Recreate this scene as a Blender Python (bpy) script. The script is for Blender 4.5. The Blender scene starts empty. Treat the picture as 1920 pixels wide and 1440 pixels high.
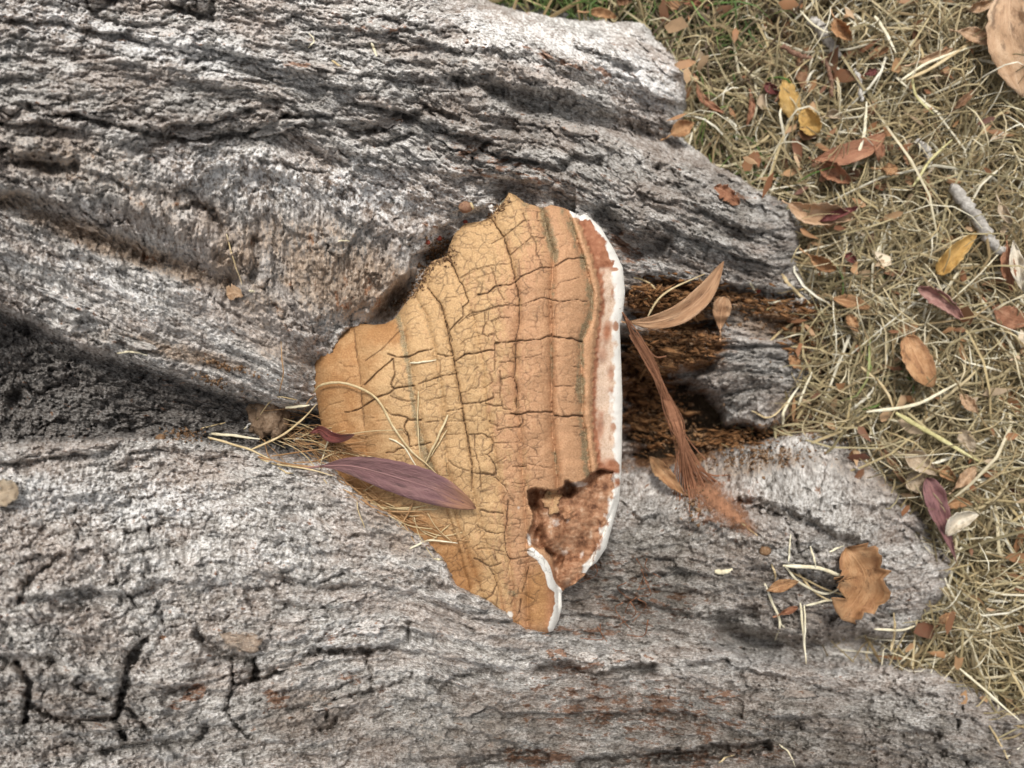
import bpy, math, random
import numpy as np

# ------------------------------------------------------------------ camera, sky, sun, exposure
D = 0.42                      # metres from lens to the fungus margin
HF = math.tan(math.radians(34.5))
TH = math.radians(10.0)       # camera leans this far from straight down
GZ = 0.175                    # height of frame origin above the soil (metres)
CT, ST = math.cos(TH), math.sin(TH)
S = bpy.context.scene
C = S.collection

def to_world(u, v, w):        # frame (right, up, towards camera) -> world, z up, soil at z = 0
    u = np.asarray(u, float); v = np.asarray(v, float); w = np.asarray(w, float)
    return np.stack([u*CT + w*ST, v + 0*u, -u*ST + w*CT + GZ], -1)

def ray(px, py, w):           # point on the line of sight of photo pixel (px, py) at height w
    k = (D - w) * HF / 960.0
    return (np.asarray(px, float) - 960.0)*k, (720.0 - np.asarray(py, float))*k, w

cam = bpy.data.cameras.new('camera'); cam.sensor_width = 36; cam.lens = 18.0/HF
cam.clip_start = 0.01; cam.clip_end = 200
cam.dof.use_dof = True; cam.dof.focus_distance = D - 0.018; cam.dof.aperture_fstop = 7.0
co = bpy.data.objects.new('camera', cam); C.objects.link(co)
p = to_world(0, 0, D)
co.location = p; co.rotation_euler = (0, TH, 0)
S.camera = co

wd = bpy.data.worlds.new('World'); S.world = wd; wd.use_nodes = True
nt = wd.node_tree; bg = nt.nodes['Background']
sky = nt.nodes.new('ShaderNodeTexSky'); sky.sky_type = 'NISHITA'; sky.sun_disc = False
SUN_EL, SUN_AZ = math.radians(58), math.radians(10)     # azimuth from world +Y (picture top) clockwise
sky.sun_elevation = SUN_EL; sky.sun_rotation = SUN_AZ
sky.air_density = 1.0; sky.dust_density = 4.0; sky.ozone_density = 1.0
hs = nt.nodes.new('ShaderNodeHueSaturation'); hs.inputs['Saturation'].default_value = 0.10
nt.links.new(sky.outputs[0], hs.inputs['Color']); nt.links.new(hs.outputs[0], bg.inputs[0])
bg.inputs[1].default_value = 0.105
sl = bpy.data.lights.new('sun', 'SUN'); sl.energy = 1.5; sl.angle = math.radians(11); sl.color = (1.0, 0.95, 0.88)
so = bpy.data.objects.new('sun', sl); C.objects.link(so)
from mathutils import Vector
sd = Vector((math.sin(SUN_AZ)*math.cos(SUN_EL), math.cos(SUN_AZ)*math.cos(SUN_EL), math.sin(SUN_EL)))
so.rotation_euler = sd.to_track_quat('Z', 'Y').to_euler(); so.location = sd*3
S.view_settings.view_transform = 'Standard'; S.view_settings.look = 'None'
S.view_settings.gamma = 1; S.view_settings.exposure = 0.68
S.render.engine = 'CYCLES'

# ------------------------------------------------------------------ numeric helpers
rng = np.random.default_rng(7); random.seed(7)
f32 = np.float32

def hsh(ix, iy, seed):
    h = (ix.astype(np.int64)*374761393 + iy.astype(np.int64)*668265263 + seed*1442695041) & 0xffffffff
    h = ((h ^ (h >> 13))*1274126177) & 0xffffffff
    h = ((h ^ (h >> 15))*2246822519) & 0xffffffff
    return ((h ^ (h >> 16)) & 0xffffff).astype(f32)/f32(0xffffff)

def vnoise(x, y, seed=0):     # smooth noise -1..1
    ix = np.floor(x); iy = np.floor(y); fx = (x-ix).astype(f32); fy = (y-iy).astype(f32)
    ix = ix.astype(np.int64); iy = iy.astype(np.int64)
    sx = fx*fx*fx*(fx*(fx*6-15)+10); sy = fy*fy*fy*(fy*(fy*6-15)+10)
    def g(i, j):
        a = hsh(ix+i, iy+j, seed)*6.2831853
        return np.cos(a)*(fx-i) + np.sin(a)*(fy-j)
    a = g(0,0)*(1-sx)+g(1,0)*sx; b = g(0,1)*(1-sx)+g(1,1)*sx
    return (a*(1-sy)+b*sy)*1.5

def fbm(x, y, seed=0, o=4, gain=0.5):
    r = 0; a = 1.0; t = 0
    for k in range(o):
        r = r + a*vnoise(x*2.03**k, y*2.03**k, seed+k*17); t += a; a *= gain
    return r/t

def worley(x, y, seed=0, jit=0.9):  # returns F1, F2-F1, random per cell, tilted plane value
    ix = np.floor(x).astype(np.int64); iy = np.floor(y).astype(np.int64)
    f1 = np.full(x.shape, 9, f32); f2 = np.full(x.shape, 9, f32)
    rid = np.zeros(x.shape, f32); til = np.zeros(x.shape, f32)
    for i in (-1, 0, 1):
        for j in (-1, 0, 1):
            cx = ix+i; cy = iy+j
            dx = (cx + .5 + jit*(hsh(cx, cy, seed)-.5) - x).astype(f32); dy = (cy + .5 + jit*(hsh(cx, cy, seed+5)-.5) - y).astype(f32)
            d = np.sqrt(dx*dx+dy*dy); r = hsh(cx, cy, seed+9); an = hsh(cx, cy, seed+13)*6.283
            nw = d < f1
            f2 = np.where(nw, f1, np.minimum(f2, d))
            rid = np.where(nw, r, rid); til = np.where(nw, dx*np.cos(an)+dy*np.sin(an), til); f1 = np.where(nw, d, f1)
    return f1, f2-f1, rid, til

def sstep(a, b, x):
    t = np.clip((x-a)/(b-a), 0, 1); return t*t*(3-2*t)

def segdist(px, py, x0, y0, x1, y1):
    dx, dy = x1-x0, y1-y0; L = dx*dx+dy*dy+1e-9
    t = np.clip(((px-x0)*dx+(py-y0)*dy)/L, 0, 1)
    return np.hypot(px-x0-t*dx, py-y0-t*dy), t

def polydist(px, py, pts, reach):  # distance to a polyline, limited to its neighbourhood
    d = np.full(px.shape, 1e4, f32)
    for (x0, y0), (x1, y1) in zip(pts[:-1], pts[1:]):
        m = (px > min(x0,x1)-reach) & (px < max(x0,x1)+reach) & (py > min(y0,y1)-reach) & (py < max(y0,y1)+reach)
        if m.any():
            dd, _ = segdist(px[m], py[m], x0, y0, x1, y1)
            d[m] = np.minimum(d[m], dd)
    return d

def sdf(px, py, poly):             # positive inside
    d = np.full(px.shape, 1e6, f32); ins = np.zeros(px.shape, bool)
    n = len(poly)
    for i in range(n):
        x0, y0 = poly[i]; x1, y1 = poly[(i+1) % n]
        dd, _ = segdist(px, py, x0, y0, x1, y1); d = np.minimum(d, dd)
        if y0 != y1:
            c = ((y0 > py) != (y1 > py)) & (px < (x1-x0)*(py-y0)/(y1-y0)+x0); ins ^= c
    return np.where(ins, d, -d)

def tps(ctrl, sc=1000.0, lam=1e-4):   # thin plate spline through (x, y, value)
    c = np.array(ctrl, float); X = c[:, :2]/sc; n = len(c)
    def U(r2): return 0.5*r2*np.log(np.maximum(r2, 1e-12))
    K = U(((X[:,None]-X[None])**2).sum(-1)) + lam*np.eye(n)
    P = np.c_[np.ones(n), X]; A = np.block([[K, P], [P.T, np.zeros((3,3))]])
    s = np.linalg.solve(A, np.r_[c[:,2], np.zeros(3)])
    def f(px, py):
        x = (px/sc).astype(f32); y = (py/sc).astype(f32)
        r = s[n] + s[n+1]*x + s[n+2]*y
        for i in range(n):
            r2 = (x-f32(X[i,0]))**2 + (y-f32(X[i,1]))**2
            r = r + s[i]*0.5*r2*np.log(np.maximum(r2, 1e-12))
        return r
    return f

def bump_at(px, py, spots):           # sum of soft elliptical patches (x, y, rx, ry, angle deg, value)
    r = np.zeros(px.shape, f32)
    for x, y, rx, ry, a, v in spots:
        ca, sa = math.cos(math.radians(a)), math.sin(math.radians(a))
        dx, dy = px-x, py-y
        q = ((dx*ca+dy*sa)/rx)**2 + ((-dx*sa+dy*ca)/ry)**2
        r = np.maximum(r, v*np.exp(-q*q*0.7 - q*0.3))
    return r

def catmull(pts, n):
    P = np.array(pts, float)
    if len(P) == 2: return P[0] + (P[1]-P[0])*np.linspace(0,1,n)[:,None]
    Q = np.vstack([2*P[0]-P[1], P, 2*P[-1]-P[-2]]); m = len(P)-1; out = []
    for t in np.linspace(0, m-1e-6, n):
        i = int(t); f = t-i; a, b, c, d = Q[i:i+4]
        out.append(0.5*(2*b+(c-a)*f+(2*a-5*b+4*c-d)*f*f+(3*b-a-3*c+d)*f**3))
    return np.array(out)

def Z(o, sc, pts):                    # tracing notes taken in enlarged crops -> photo pixels
    return [(o[0]+x/sc, o[1]+y/sc) for x, y in pts]

# ------------------------------------------------------------------ object helpers
def mesh_obj(name, verts, faces, mat, parent=None, attrs=None, smooth=True, world=True):
    verts = np.asarray(verts, float)
    if parent is not None: off = np.array(parent['_o'])
    else: off = verts.mean(0); off[2] = verts[:,2].min()
    me = bpy.data.meshes.new(name)
    loc = verts-off
    if isinstance(faces, np.ndarray) and faces.ndim == 2:
        k = faces.shape[1]
        me.vertices.add(len(loc)); me.vertices.foreach_set('co', loc.astype(f32).ravel())
        me.loops.add(faces.size); me.loops.foreach_set('vertex_index', faces.astype(np.int32).ravel())
        me.polygons.add(len(faces)); me.polygons.foreach_set('loop_start', np.arange(0, faces.size, k, dtype=np.int32))
        me.polygons.foreach_set('loop_total', np.full(len(faces), k, np.int32))
        me.update(calc_edges=True); me.validate()
    else:
        me.from_pydata([tuple(q) for q in loc], [], [tuple(int(i) for i in q) for q in faces])
    if smooth: me.polygons.foreach_set('use_smooth', np.ones(len(me.polygons), bool))
    for k, a in (attrs or {}).items():
        a = np.asarray(a, f32)
        if a.ndim == 1: at = me.attributes.new(k, 'FLOAT', 'POINT'); at.data.foreach_set('value', a)
        else: at = me.attributes.new(k, 'FLOAT_VECTOR', 'POINT'); at.data.foreach_set('vector', a.ravel())
    me.materials.append(mat); me.update()
    o = bpy.data.objects.new(name, me); C.objects.link(o)
    if parent is not None: o.parent = parent
    else: o.location = off
    o['_o'] = [float(x) for x in off]
    return o

def empty(name, loc):
    o = bpy.data.objects.new(name, None); C.objects.link(o); o.location = loc; o['_o'] = [float(x) for x in loc]
    o.empty_display_size = 0.02
    return o

def tag(o, label=None, cat=None, group=None, kind=None):
    if label: o['label'] = label
    if cat: o['category'] = cat
    if group: o['group'] = group
    if kind: o['kind'] = kind
    return o

def grid_faces(nx, ny, keep):         # keep: (ny-1, nx-1) bool
    idx = np.arange(nx*ny).reshape(ny, nx)
    q = np.stack([idx[1:,:-1], idx[1:,1:], idx[:-1,1:], idx[:-1,:-1]], -1)
    return q[keep]

def submesh(V, F, attrs):             # drop unused vertices
    used = np.unique(F); mp = np.full(len(V), -1, np.int64); mp[used] = np.arange(len(used))
    return V[used], mp[F], {k: a[used] for k, a in attrs.items()}

# ------------------------------------------------------------------ materials
class NT:
    def __init__(s, name, rough=0.85, spec=0.25):
        s.m = bpy.data.materials.new(name); s.m.use_nodes = True; s.t = s.m.node_tree
        s.b = s.t.nodes['Principled BSDF']; s.b.inputs['Roughness'].default_value = rough
        s.b.inputs['Specular IOR Level'].default_value = spec
    def n(s, kind, **kw):
        o = s.t.nodes.new(kind)
        for k, v in kw.items(): setattr(o, k, v)
        return o
    def lk(s, a, b): s.t.links.new(a, b)
    def attr(s, name, vec=False):
        o = s.n('ShaderNodeAttribute', attribute_name=name); return o.outputs['Vector' if vec else 'Fac']
    def noise(s, co, scale, det=4, rough=0.6, sc3=None):
        if sc3:
            mp = s.n('ShaderNodeMapping'); mp.inputs['Scale'].default_value = sc3; s.lk(co, mp.inputs['Vector']); co = mp.outputs[0]
        o = s.n('ShaderNodeTexNoise'); o.inputs['Scale'].default_value = scale; o.inputs['Detail'].default_value = det
        o.inputs['Roughness'].default_value = rough; s.lk(co, o.inputs['Vector']); return o.outputs['Fac']
    def voro(s, co, scale, feat='F1', sc3=None):
        if sc3:
            mp = s.n('ShaderNodeMapping'); mp.inputs['Scale'].default_value = sc3; s.lk(co, mp.inputs['Vector']); co = mp.outputs[0]
        o = s.n('ShaderNodeTexVoronoi', feature=feat); o.inputs['Scale'].default_value = scale; s.lk(co, o.inputs['Vector'])
        return o
    def ramp(s, f, stops):
        o = s.n('ShaderNodeValToRGB'); e = o.color_ramp.elements
        while len(e) < len(stops): e.new(0.5)
        for q, (p, c) in zip(e, stops):
            q.position = p; q.color = (c, c, c, 1) if not hasattr(c, '__len__') else (*c, 1)
        s.lk(f, o.inputs[0]); return o.outputs[0]
    def mix(s, f, a, b, mode='MIX'):
        o = s.n('ShaderNodeMix', data_type='RGBA', blend_type=mode)
        for v, i in ((f, 0), (a, 6), (b, 7)):
            if hasattr(v, 'is_output') or hasattr(v, 'links'): s.lk(v, o.inputs[i])
            elif i == 0: o.inputs[0].default_value = v
            else: o.inputs[i].default_value = (*v, 1)
        return o.outputs[2]
    def math(s, op, a, b=0.0, clamp=False):
        o = s.n('ShaderNodeMath', operation=op, use_clamp=clamp)
        for v, i in ((a, 0), (b, 1)):
            if hasattr(v, 'links'): s.lk(v, o.inputs[i])
            else: o.inputs[i].default_value = v
        return o.outputs[0]
    def bump(s, h, dist, strength=1.0, prev=None):
        o = s.n('ShaderNodeBump'); o.inputs['Distance'].default_value = dist; o.inputs['Strength'].default_value = strength
        s.lk(h, o.inputs['Height'])
        if prev is not None: s.lk(prev, o.inputs['Normal'])
        return o.outputs[0]
    def done(s, col, nrm=None):
        if hasattr(col, 'links'): s.lk(col, s.b.inputs['Base Color'])
        else: s.b.inputs['Base Color'].default_value = (*col, 1)
        if nrm is not None: s.lk(nrm, s.b.inputs['Normal'])
        return s.m

def make_bark():
    n = NT('bark', 0.88, 0.2)
    fl = n.attr('flow', True)
    a = n.noise(fl, 7, 5, 0.72, (0.5, 1, 1)); b = n.noise(fl, 1.7, 3, 0.6, (0.4, 1, 1)); c = n.noise(fl, 30, 3, 0.75, (0.6, 1, 1))
    def mask(att, nz, k=3.0, thr=0.75, gain=3.0):      # patch that breaks up along its edge
        return n.math('MULTIPLY', n.math('ADD', n.math('SUBTRACT', n.math('MULTIPLY', n.attr(att), 1.1), thr), n.math('MULTIPLY', n.math('SUBTRACT', nz, 0.5), k)), gain, True)
    ac = n.math('ADD', n.math('MULTIPLY', a, 0.44), n.math('MULTIPLY', c, 0.56))
    base = n.ramp(ac, [(0.37, (0.095, 0.082, 0.07)), (0.445, (0.34, 0.315, 0.288)), (0.52, (0.56, 0.535, 0.505)), (0.585, (0.88, 0.86, 0.83))])
    base = n.mix(n.ramp(b, [(0.42, 0.0), (0.60, 0.6)]), base, n.mix(0.5, base, (0.32, 0.20, 0.135)))
    base = n.mix(n.ramp(n.noise(fl, 3.1, 3, 0.6, (0.5, 1, 1)), [(0.50, 0.0), (0.68, 0.40)]), base, (0.19, 0.183, 0.175))
    base = n.mix(n.math('MULTIPLY', mask('pale', ac, 4.5, 0.62, 2.0), 0.8), base, (0.80, 0.79, 0.775))
    base = n.mix(n.math('MULTIPLY', mask('brown', ac, 4.0, 0.45, 2.0), 0.85), base, n.ramp(c, [(0.32, (0.12, 0.075, 0.045)), (0.50, (0.28, 0.195, 0.13)), (0.66, (0.52, 0.415, 0.32))]))
    base = n.mix(n.math('MULTIPLY', mask('dark', a, 2.0, 0.5, 2.2), 0.93), base, n.ramp(c, [(0.32, (0.05, 0.044, 0.04)), (0.5, (0.125, 0.113, 0.103)), (0.66, (0.29, 0.275, 0.26))]))  # charcoal bark colour that also carries painted shade in the recesses
    base = n.mix(n.math('MULTIPLY', mask('rust', a, 5.5, 0.70, 3.2), 0.85), base, n.ramp(c, [(0.3, (0.14, 0.06, 0.03)), (0.55, (0.29, 0.145, 0.08)), (0.75, (0.42, 0.26, 0.16))]))
    base = n.mix(n.ramp(n.noise(fl, 5.2, 4, 0.7), [(0.70, 0.0), (0.74, 0.6)]), base, (0.44, 0.52, 0.47))
    base = n.mix(n.math('MULTIPLY', mask('rot', a, 2.5, 0.35, 2.5), 0.92), base, n.ramp(c, [(0.32, (0.075, 0.030, 0.012)), (0.5, (0.22, 0.10, 0.04)), (0.66, (0.40, 0.22, 0.10))]))
    base = n.mix(n.attr('shade_tone'), base, n.mix(1.0, base, (0.36, 0.342, 0.315), 'MULTIPLY'))  # multiplies in darker grey bark together with painted shade
    return n.done(base, n.bump(ac, 0.0019, 0.9))

def make_cap():
    n = NT('fungus_crust', 0.62, 0.3)
    fl = n.attr('flow', True)
    a = n.noise(fl, 30, 5, 0.7); b = n.noise(fl, 3.0, 4, 0.6); c = n.noise(fl, 9, 4, 0.6, (1, 0.35, 1)); d = n.noise(fl, 70, 3, 0.6)
    och = n.ramp(a, [(0.3, (0.39, 0.235, 0.108)), (0.5, (0.53, 0.335, 0.165)), (0.72, (0.66, 0.46, 0.255))])
    pnk = n.ramp(a, [(0.3, (0.36, 0.19, 0.098)), (0.5, (0.49, 0.272, 0.145)), (0.72, (0.59, 0.365, 0.215))])
    t = n.ramp(n.math('ADD', n.attr('pink'), n.math('MULTIPLY', n.math('SUBTRACT', c, 0.5), 1.6)), [(0.25, 0.0), (0.75, 1.0)])
    col = n.mix(t, och, pnk)
    om = n.ramp(n.math('ADD', n.attr('orange'), n.math('MULTIPLY', n.math('SUBTRACT', b, 0.5), 1.0)), [(0.3, 0.0), (0.8, 1.0)])
    col = n.mix(om, col, n.ramp(a, [(0.3, (0.30, 0.145, 0.058)), (0.55, (0.42, 0.22, 0.09)), (0.75, (0.53, 0.32, 0.15))]))
    g = n.ramp(n.math('ADD', n.math('MULTIPLY', n.attr('grey'), 0.42), n.math('MULTIPLY', n.noise(fl, 13, 5, 0.8), 1.0)), [(0.68, 0.0), (0.92, 0.85)])
    col = n.mix(g, col, n.ramp(d, [(0.35, (0.12, 0.092, 0.042)), (0.52, (0.26, 0.21, 0.115)), (0.70, (0.50, 0.44, 0.33))]))
    sp = n.ramp(n.voro(fl, 26).outputs['Distance'], [(0.035, 0.8), (0.075, 0.0)])
    col = n.mix(n.math('MULTIPLY', sp, n.ramp(b, [(0.45, 0.0), (0.6, 1.0)])), col, (0.72, 0.62, 0.46))
    sp2 = n.ramp(n.voro(fl, 15.3).outputs['Distance'], [(0.03, 0.75), (0.06, 0.0)])
    col = n.mix(n.math('MULTIPLY', sp2, n.ramp(b, [(0.48, 1.0), (0.6, 0.0)])), col, (0.10, 0.06, 0.035))
    # raw flesh and wet rim
    f = n.attr('flesh')
    col = n.mix(f, col, n.ramp(n.noise(fl, 5, 5, 0.65), [(0.34, (0.11, 0.045, 0.022)), (0.46, (0.30, 0.145, 0.075)), (0.58, (0.42, 0.235, 0.135)), (0.70, (0.62, 0.46, 0.34))]))
    col = n.mix(n.attr('rim'), col, n.ramp(n.noise(fl, 10, 4, 0.6), [(0.3, (0.24, 0.085, 0.04)), (0.6, (0.40, 0.175, 0.095)), (0.8, (0.46, 0.25, 0.15))]))
    col = n.mix(n.attr('buff'), col, n.ramp(a, [(0.3, (0.52, 0.35, 0.235)), (0.6, (0.68, 0.52, 0.40))]))
    wh = n.ramp(n.math('ADD', n.attr('white'), n.math('MULTIPLY', n.math('SUBTRACT', n.noise(fl, 22, 5, 0.7), 0.5), 0.55)), [(0.30, 0.0), (0.72, 1.0)])
    wc = n.mix(n.ramp(n.voro(fl, 18).outputs['Distance'], [(0.05, 0.8), (0.09, 0.0)]), (0.80, 0.77, 0.71), (0.30, 0.17, 0.10))
    col = n.mix(wh, col, wc)
    col = n.mix(n.attr('crack'), col, (0.060, 0.030, 0.015))
    h = n.math('ADD', n.math('MULTIPLY', a, 0.7), n.math('MULTIPLY', d, 0.5))
    return n.done(col, n.bump(h, 0.0009, 0.7))

def make_simple(name, c0, c1, scale, rough=0.8, bump=0.0006, c2=None, space='Object'):
    n = NT(name, rough, 0.25)
    tc = n.n('ShaderNodeTexCoord'); co_ = tc.outputs[space]
    a = n.noise(co_, scale, 5, 0.65); b = n.noise(co_, scale*4, 4, 0.7)
    st = [(0.32, c0), (0.66, c1)] if c2 is None else [(0.30, c0), (0.5, c1), (0.70, c2)]
    return n.done(n.ramp(n.math('ADD', n.math('MULTIPLY', a, .6), n.math('MULTIPLY', b, .4)), st), n.bump(b, bump, 0.8))

def make_leaf(name, c0, c1, c2, rough=0.5, tip=None):
    n = NT(name, rough, 0.4)
    uv = n.attr('leafuv', True)
    sp = n.n('ShaderNodeSeparateXYZ'); n.lk(uv, sp.inputs[0])
    a = n.noise(uv, 3.5, 5, 0.65, (1.0, 0.5, 1)); b = n.noise(uv, 22, 4, 0.7)
    col = n.ramp(n.math('ADD', n.math('MULTIPLY', a, .75), n.math('MULTIPLY', b, .25)), [(0.33, c0), (0.5, c1), (0.66, c2)])
    spot = n.ramp(n.noise(uv, 6, 5, 0.7, (1.0, 0.4, 1)), [(0.54, 0.0), (0.66, 0.75)])
    col = n.mix(spot, col, tuple(0.45*x for x in c0))
    if tip: col = n.mix(n.ramp(n.math('ADD', sp.outputs[0], n.math('MULTIPLY', n.math('SUBTRACT', a, .5), .5)), [(0.74, 0.0), (0.95, 0.85)]), col, tip)
    # side veins: chevrons from the midrib
    ax = n.math('ABSOLUTE', sp.outputs[1])
    ph = n.math('SUBTRACT', n.math('MULTIPLY', sp.outputs[0], 46.0), n.math('MULTIPLY', ax, 7.0))
    vein = n.ramp(n.math('SINE', ph), [(0.86, 0.0), (0.99, 1.0)])
    col = n.mix(n.math('MULTIPLY', vein, 0.10), col, c2)
    h = n.math('ADD', n.math('MULTIPLY', vein, 0.12), n.math('ADD', b, n.math('MULTIPLY', a, 2.0)))
    m = n.done(col, n.bump(h, 0.0010, 0.8))
    n.b.inputs['Subsurface Weight'].default_value = 0.0
    return m

def make_grass(name, stops, rough=0.6):
    n = NT(name, rough, 0.3)
    r = n.attr('rnd'); col = n.ramp(r, stops)
    tc = n.n('ShaderNodeTexCoord')
    a = n.noise(tc.outputs['Object'], 90, 3, 0.6)
    col = n.mix(n.ramp(a, [(0.35, 0.35), (0.6, 0.0)]), col, (0.14, 0.10, 0.055))
    return n.done(col)

M = {}
M['bark'] = make_bark(); M['cap'] = make_cap()
M['soil'] = make_simple('soil', (0.016, 0.011, 0.008), (0.05, 0.034, 0.02), 45, 0.95, 0.006, (0.11, 0.08, 0.05))
M['crumb'] = make_simple('frass_crumb', (0.07, 0.035, 0.018), (0.20, 0.115, 0.06), 160, 0.95, 0.001, (0.36, 0.26, 0.17))
M['rot'] = make_simple('rotten_wood', (0.07, 0.030, 0.012), (0.22, 0.105, 0.042), 60, 0.95, 0.002, (0.40, 0.235, 0.115))
M['web'] = make_simple('rusty_web', (0.20, 0.085, 0.045), (0.33, 0.16, 0.09), 80, 0.95, 0.001)
M['clod'] = make_simple('soil_clod', (0.09, 0.055, 0.032), (0.23, 0.155, 0.10), 140, 0.95, 0.002, (0.36, 0.27, 0.19))
M['twig'] = make_simple('weathered_twig', (0.17, 0.15, 0.13), (0.42, 0.39, 0.35), 120, 0.9, 0.001, (0.66, 0.63, 0.58))
M['twig_dark'] = make_simple('brown_twig', (0.10, 0.05, 0.035), (0.22, 0.12, 0.08), 120, 0.85, 0.001, (0.36, 0.24, 0.17))
M['straw'] = make_simple('straw', (0.34, 0.24, 0.12), (0.56, 0.44, 0.25), 70, 0.55, 0.0002, (0.70, 0.60, 0.40))
M['straw_pale'] = make_simple('pale_straw', (0.52, 0.44, 0.28), (0.72, 0.66, 0.48), 70, 0.5, 0.0002, (0.82, 0.78, 0.64))
M['straw_brown'] = make_simple('brown_straw', (0.20, 0.10, 0.045), (0.36, 0.21, 0.10), 70, 0.6, 0.0002, (0.48, 0.32, 0.17))
M['straw_green'] = make_simple('greenish_straw', (0.30, 0.27, 0.11), (0.50, 0.45, 0.22), 70, 0.5, 0.0002, (0.66, 0.62, 0.36))
M['capsule'] = make_simple('seed_capsule', (0.12, 0.06, 0.035), (0.27, 0.145, 0.09), 150, 0.7, 0.001, (0.42, 0.29, 0.17))
M['red'] = make_simple('red_bit', (0.16, 0.03, 0.02), (0.34, 0.075, 0.045), 150, 0.6, 0.0005)
M['shell'] = make_simple('white_shell', (0.60, 0.58, 0.54), (0.82, 0.80, 0.77), 150, 0.4, 0.0002)
LC = dict(cinnamon=((0.26,0.125,0.06),(0.42,0.235,0.125),(0.57,0.37,0.225)),
 purple=((0.155,0.068,0.072),(0.235,0.112,0.112),(0.35,0.19,0.165)), rose=((0.24,0.11,0.095),(0.36,0.185,0.155),(0.47,0.29,0.24)),
 ochre=((0.40,0.22,0.06),(0.54,0.33,0.10),(0.64,0.43,0.17)), orange=((0.25,0.115,0.05),(0.42,0.225,0.105),(0.57,0.36,0.195)),
 tan=((0.33,0.19,0.10),(0.50,0.32,0.19),(0.64,0.47,0.32)), rust=((0.19,0.07,0.036),(0.33,0.15,0.08),(0.44,0.235,0.14)),
 maroon=((0.09,0.024,0.022),(0.17,0.048,0.042),(0.26,0.09,0.072)), brown=((0.15,0.07,0.034),(0.25,0.13,0.065),(0.36,0.21,0.12)),
 beige=((0.36,0.26,0.17),(0.50,0.39,0.27),(0.62,0.52,0.39)), cream=((0.56,0.46,0.33),(0.72,0.64,0.51),(0.80,0.75,0.65)))
M['leaf_dusty'] = make_leaf('leaf_dusty', (0.15,0.07,0.072),(0.225,0.115,0.115),(0.33,0.19,0.17), tip=(0.40,0.20,0.11))
for k, v in LC.items(): M['leaf_'+k] = make_leaf('leaf_'+k, *v)
M['grass'] = make_grass('dry_grass', [(0.0, (0.07,0.045,0.025)), (0.16, (0.15,0.125,0.062)), (0.32, (0.26,0.185,0.09)), (0.48, (0.34,0.295,0.170)), (0.62, (0.45,0.35,0.18)), (0.8, (0.60,0.54,0.38)), (1.0, (0.80,0.76,0.62))])
M['green'] = make_grass('green_grass', [(0.0, (0.035,0.065,0.014)), (0.5, (0.075,0.15,0.028)), (0.85, (0.16,0.23,0.06)), (1.0, (0.40,0.36,0.17))])

# ------------------------------------------------------------------ ground plane in the frame: world z = 0
def w_ground(px, py):   # height w at which the line of sight of a pixel meets the soil
    a = (np.asarray(px, float)-960.0)*HF/960.0          # u = a (D - w);  -u ST + w CT + GZ = 0
    return (a*D*ST - GZ)/(CT + a*ST)

# ------------------------------------------------------------------ traced outlines (photo pixels)
CAP = [(954,360),(968,367),(985,380),(1018,390),(1033,384),(1058,390),(1079,400),(1100,402),(1127,427),(1152,469),(1168,502),(1172,548),(1168,586),(1162,611),
 (1164,662),(1167,746),(1166,850),(1165,880),(1161,937),(1147,990),(1137,1027),(1119,1054),(1105,1064),(1096,1079),(1078,1095),(1060,1103),(1053,1112),(1054,1137),(1048,1162),(1037,1183),
 (1018,1190),(975,1200),(940,1185),(900,1165),(860,1140),(820,1090),(780,1050),(740,1000),(700,970),(655,930),(625,890),(606,830),(602,796),(595,756),(587,725),(589,688),(595,665),(618,637),
 (654,612),(677,606),(702,609),(722,607),(739,598),(760,569),(781,546),(791,523),(797,505),(814,488),(839,480),(841,465),(852,438),(872,419),(902,415),(918,407),(945,377)]
TRUNK = [(-3000,-3000),(300,-1800),(700,-300),(880,-25),(930,10),(1000,24),(1100,36),(1210,44),(1240,80),(1283,118),(1293,195),(1276,250),(1298,275),(1360,318),(1420,352),(1482,380),(1510,430),
 (1498,495),(1530,545),(1545,600),(1490,640),(1510,705),(1490,765),(1555,812),(1640,865),(1700,928),(1760,1000),(1792,1062),(1762,1122),(1712,1176),(1682,1215),(1690,1240),(1760,1256),(1830,1286),(1925,1330),
 (2300,1500),(2600,2100),(2500,4000),(-3000,4000)]
HOLLOW = [(-300,480),(-40,555),(60,592),(150,642),(300,684),(450,733),(545,757),(600,762),(640,790),(640,880),(560,872),(450,852),(330,832),(150,838),(0,842),(-300,850)]
CAVITY = [(1100,600),(1180,612),(1215,690),(1300,705),(1345,745),(1365,790),(1430,800),(1500,775),(1545,800),(1460,832),(1375,842),(1290,868),(1200,885),(1100,885)]

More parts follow.
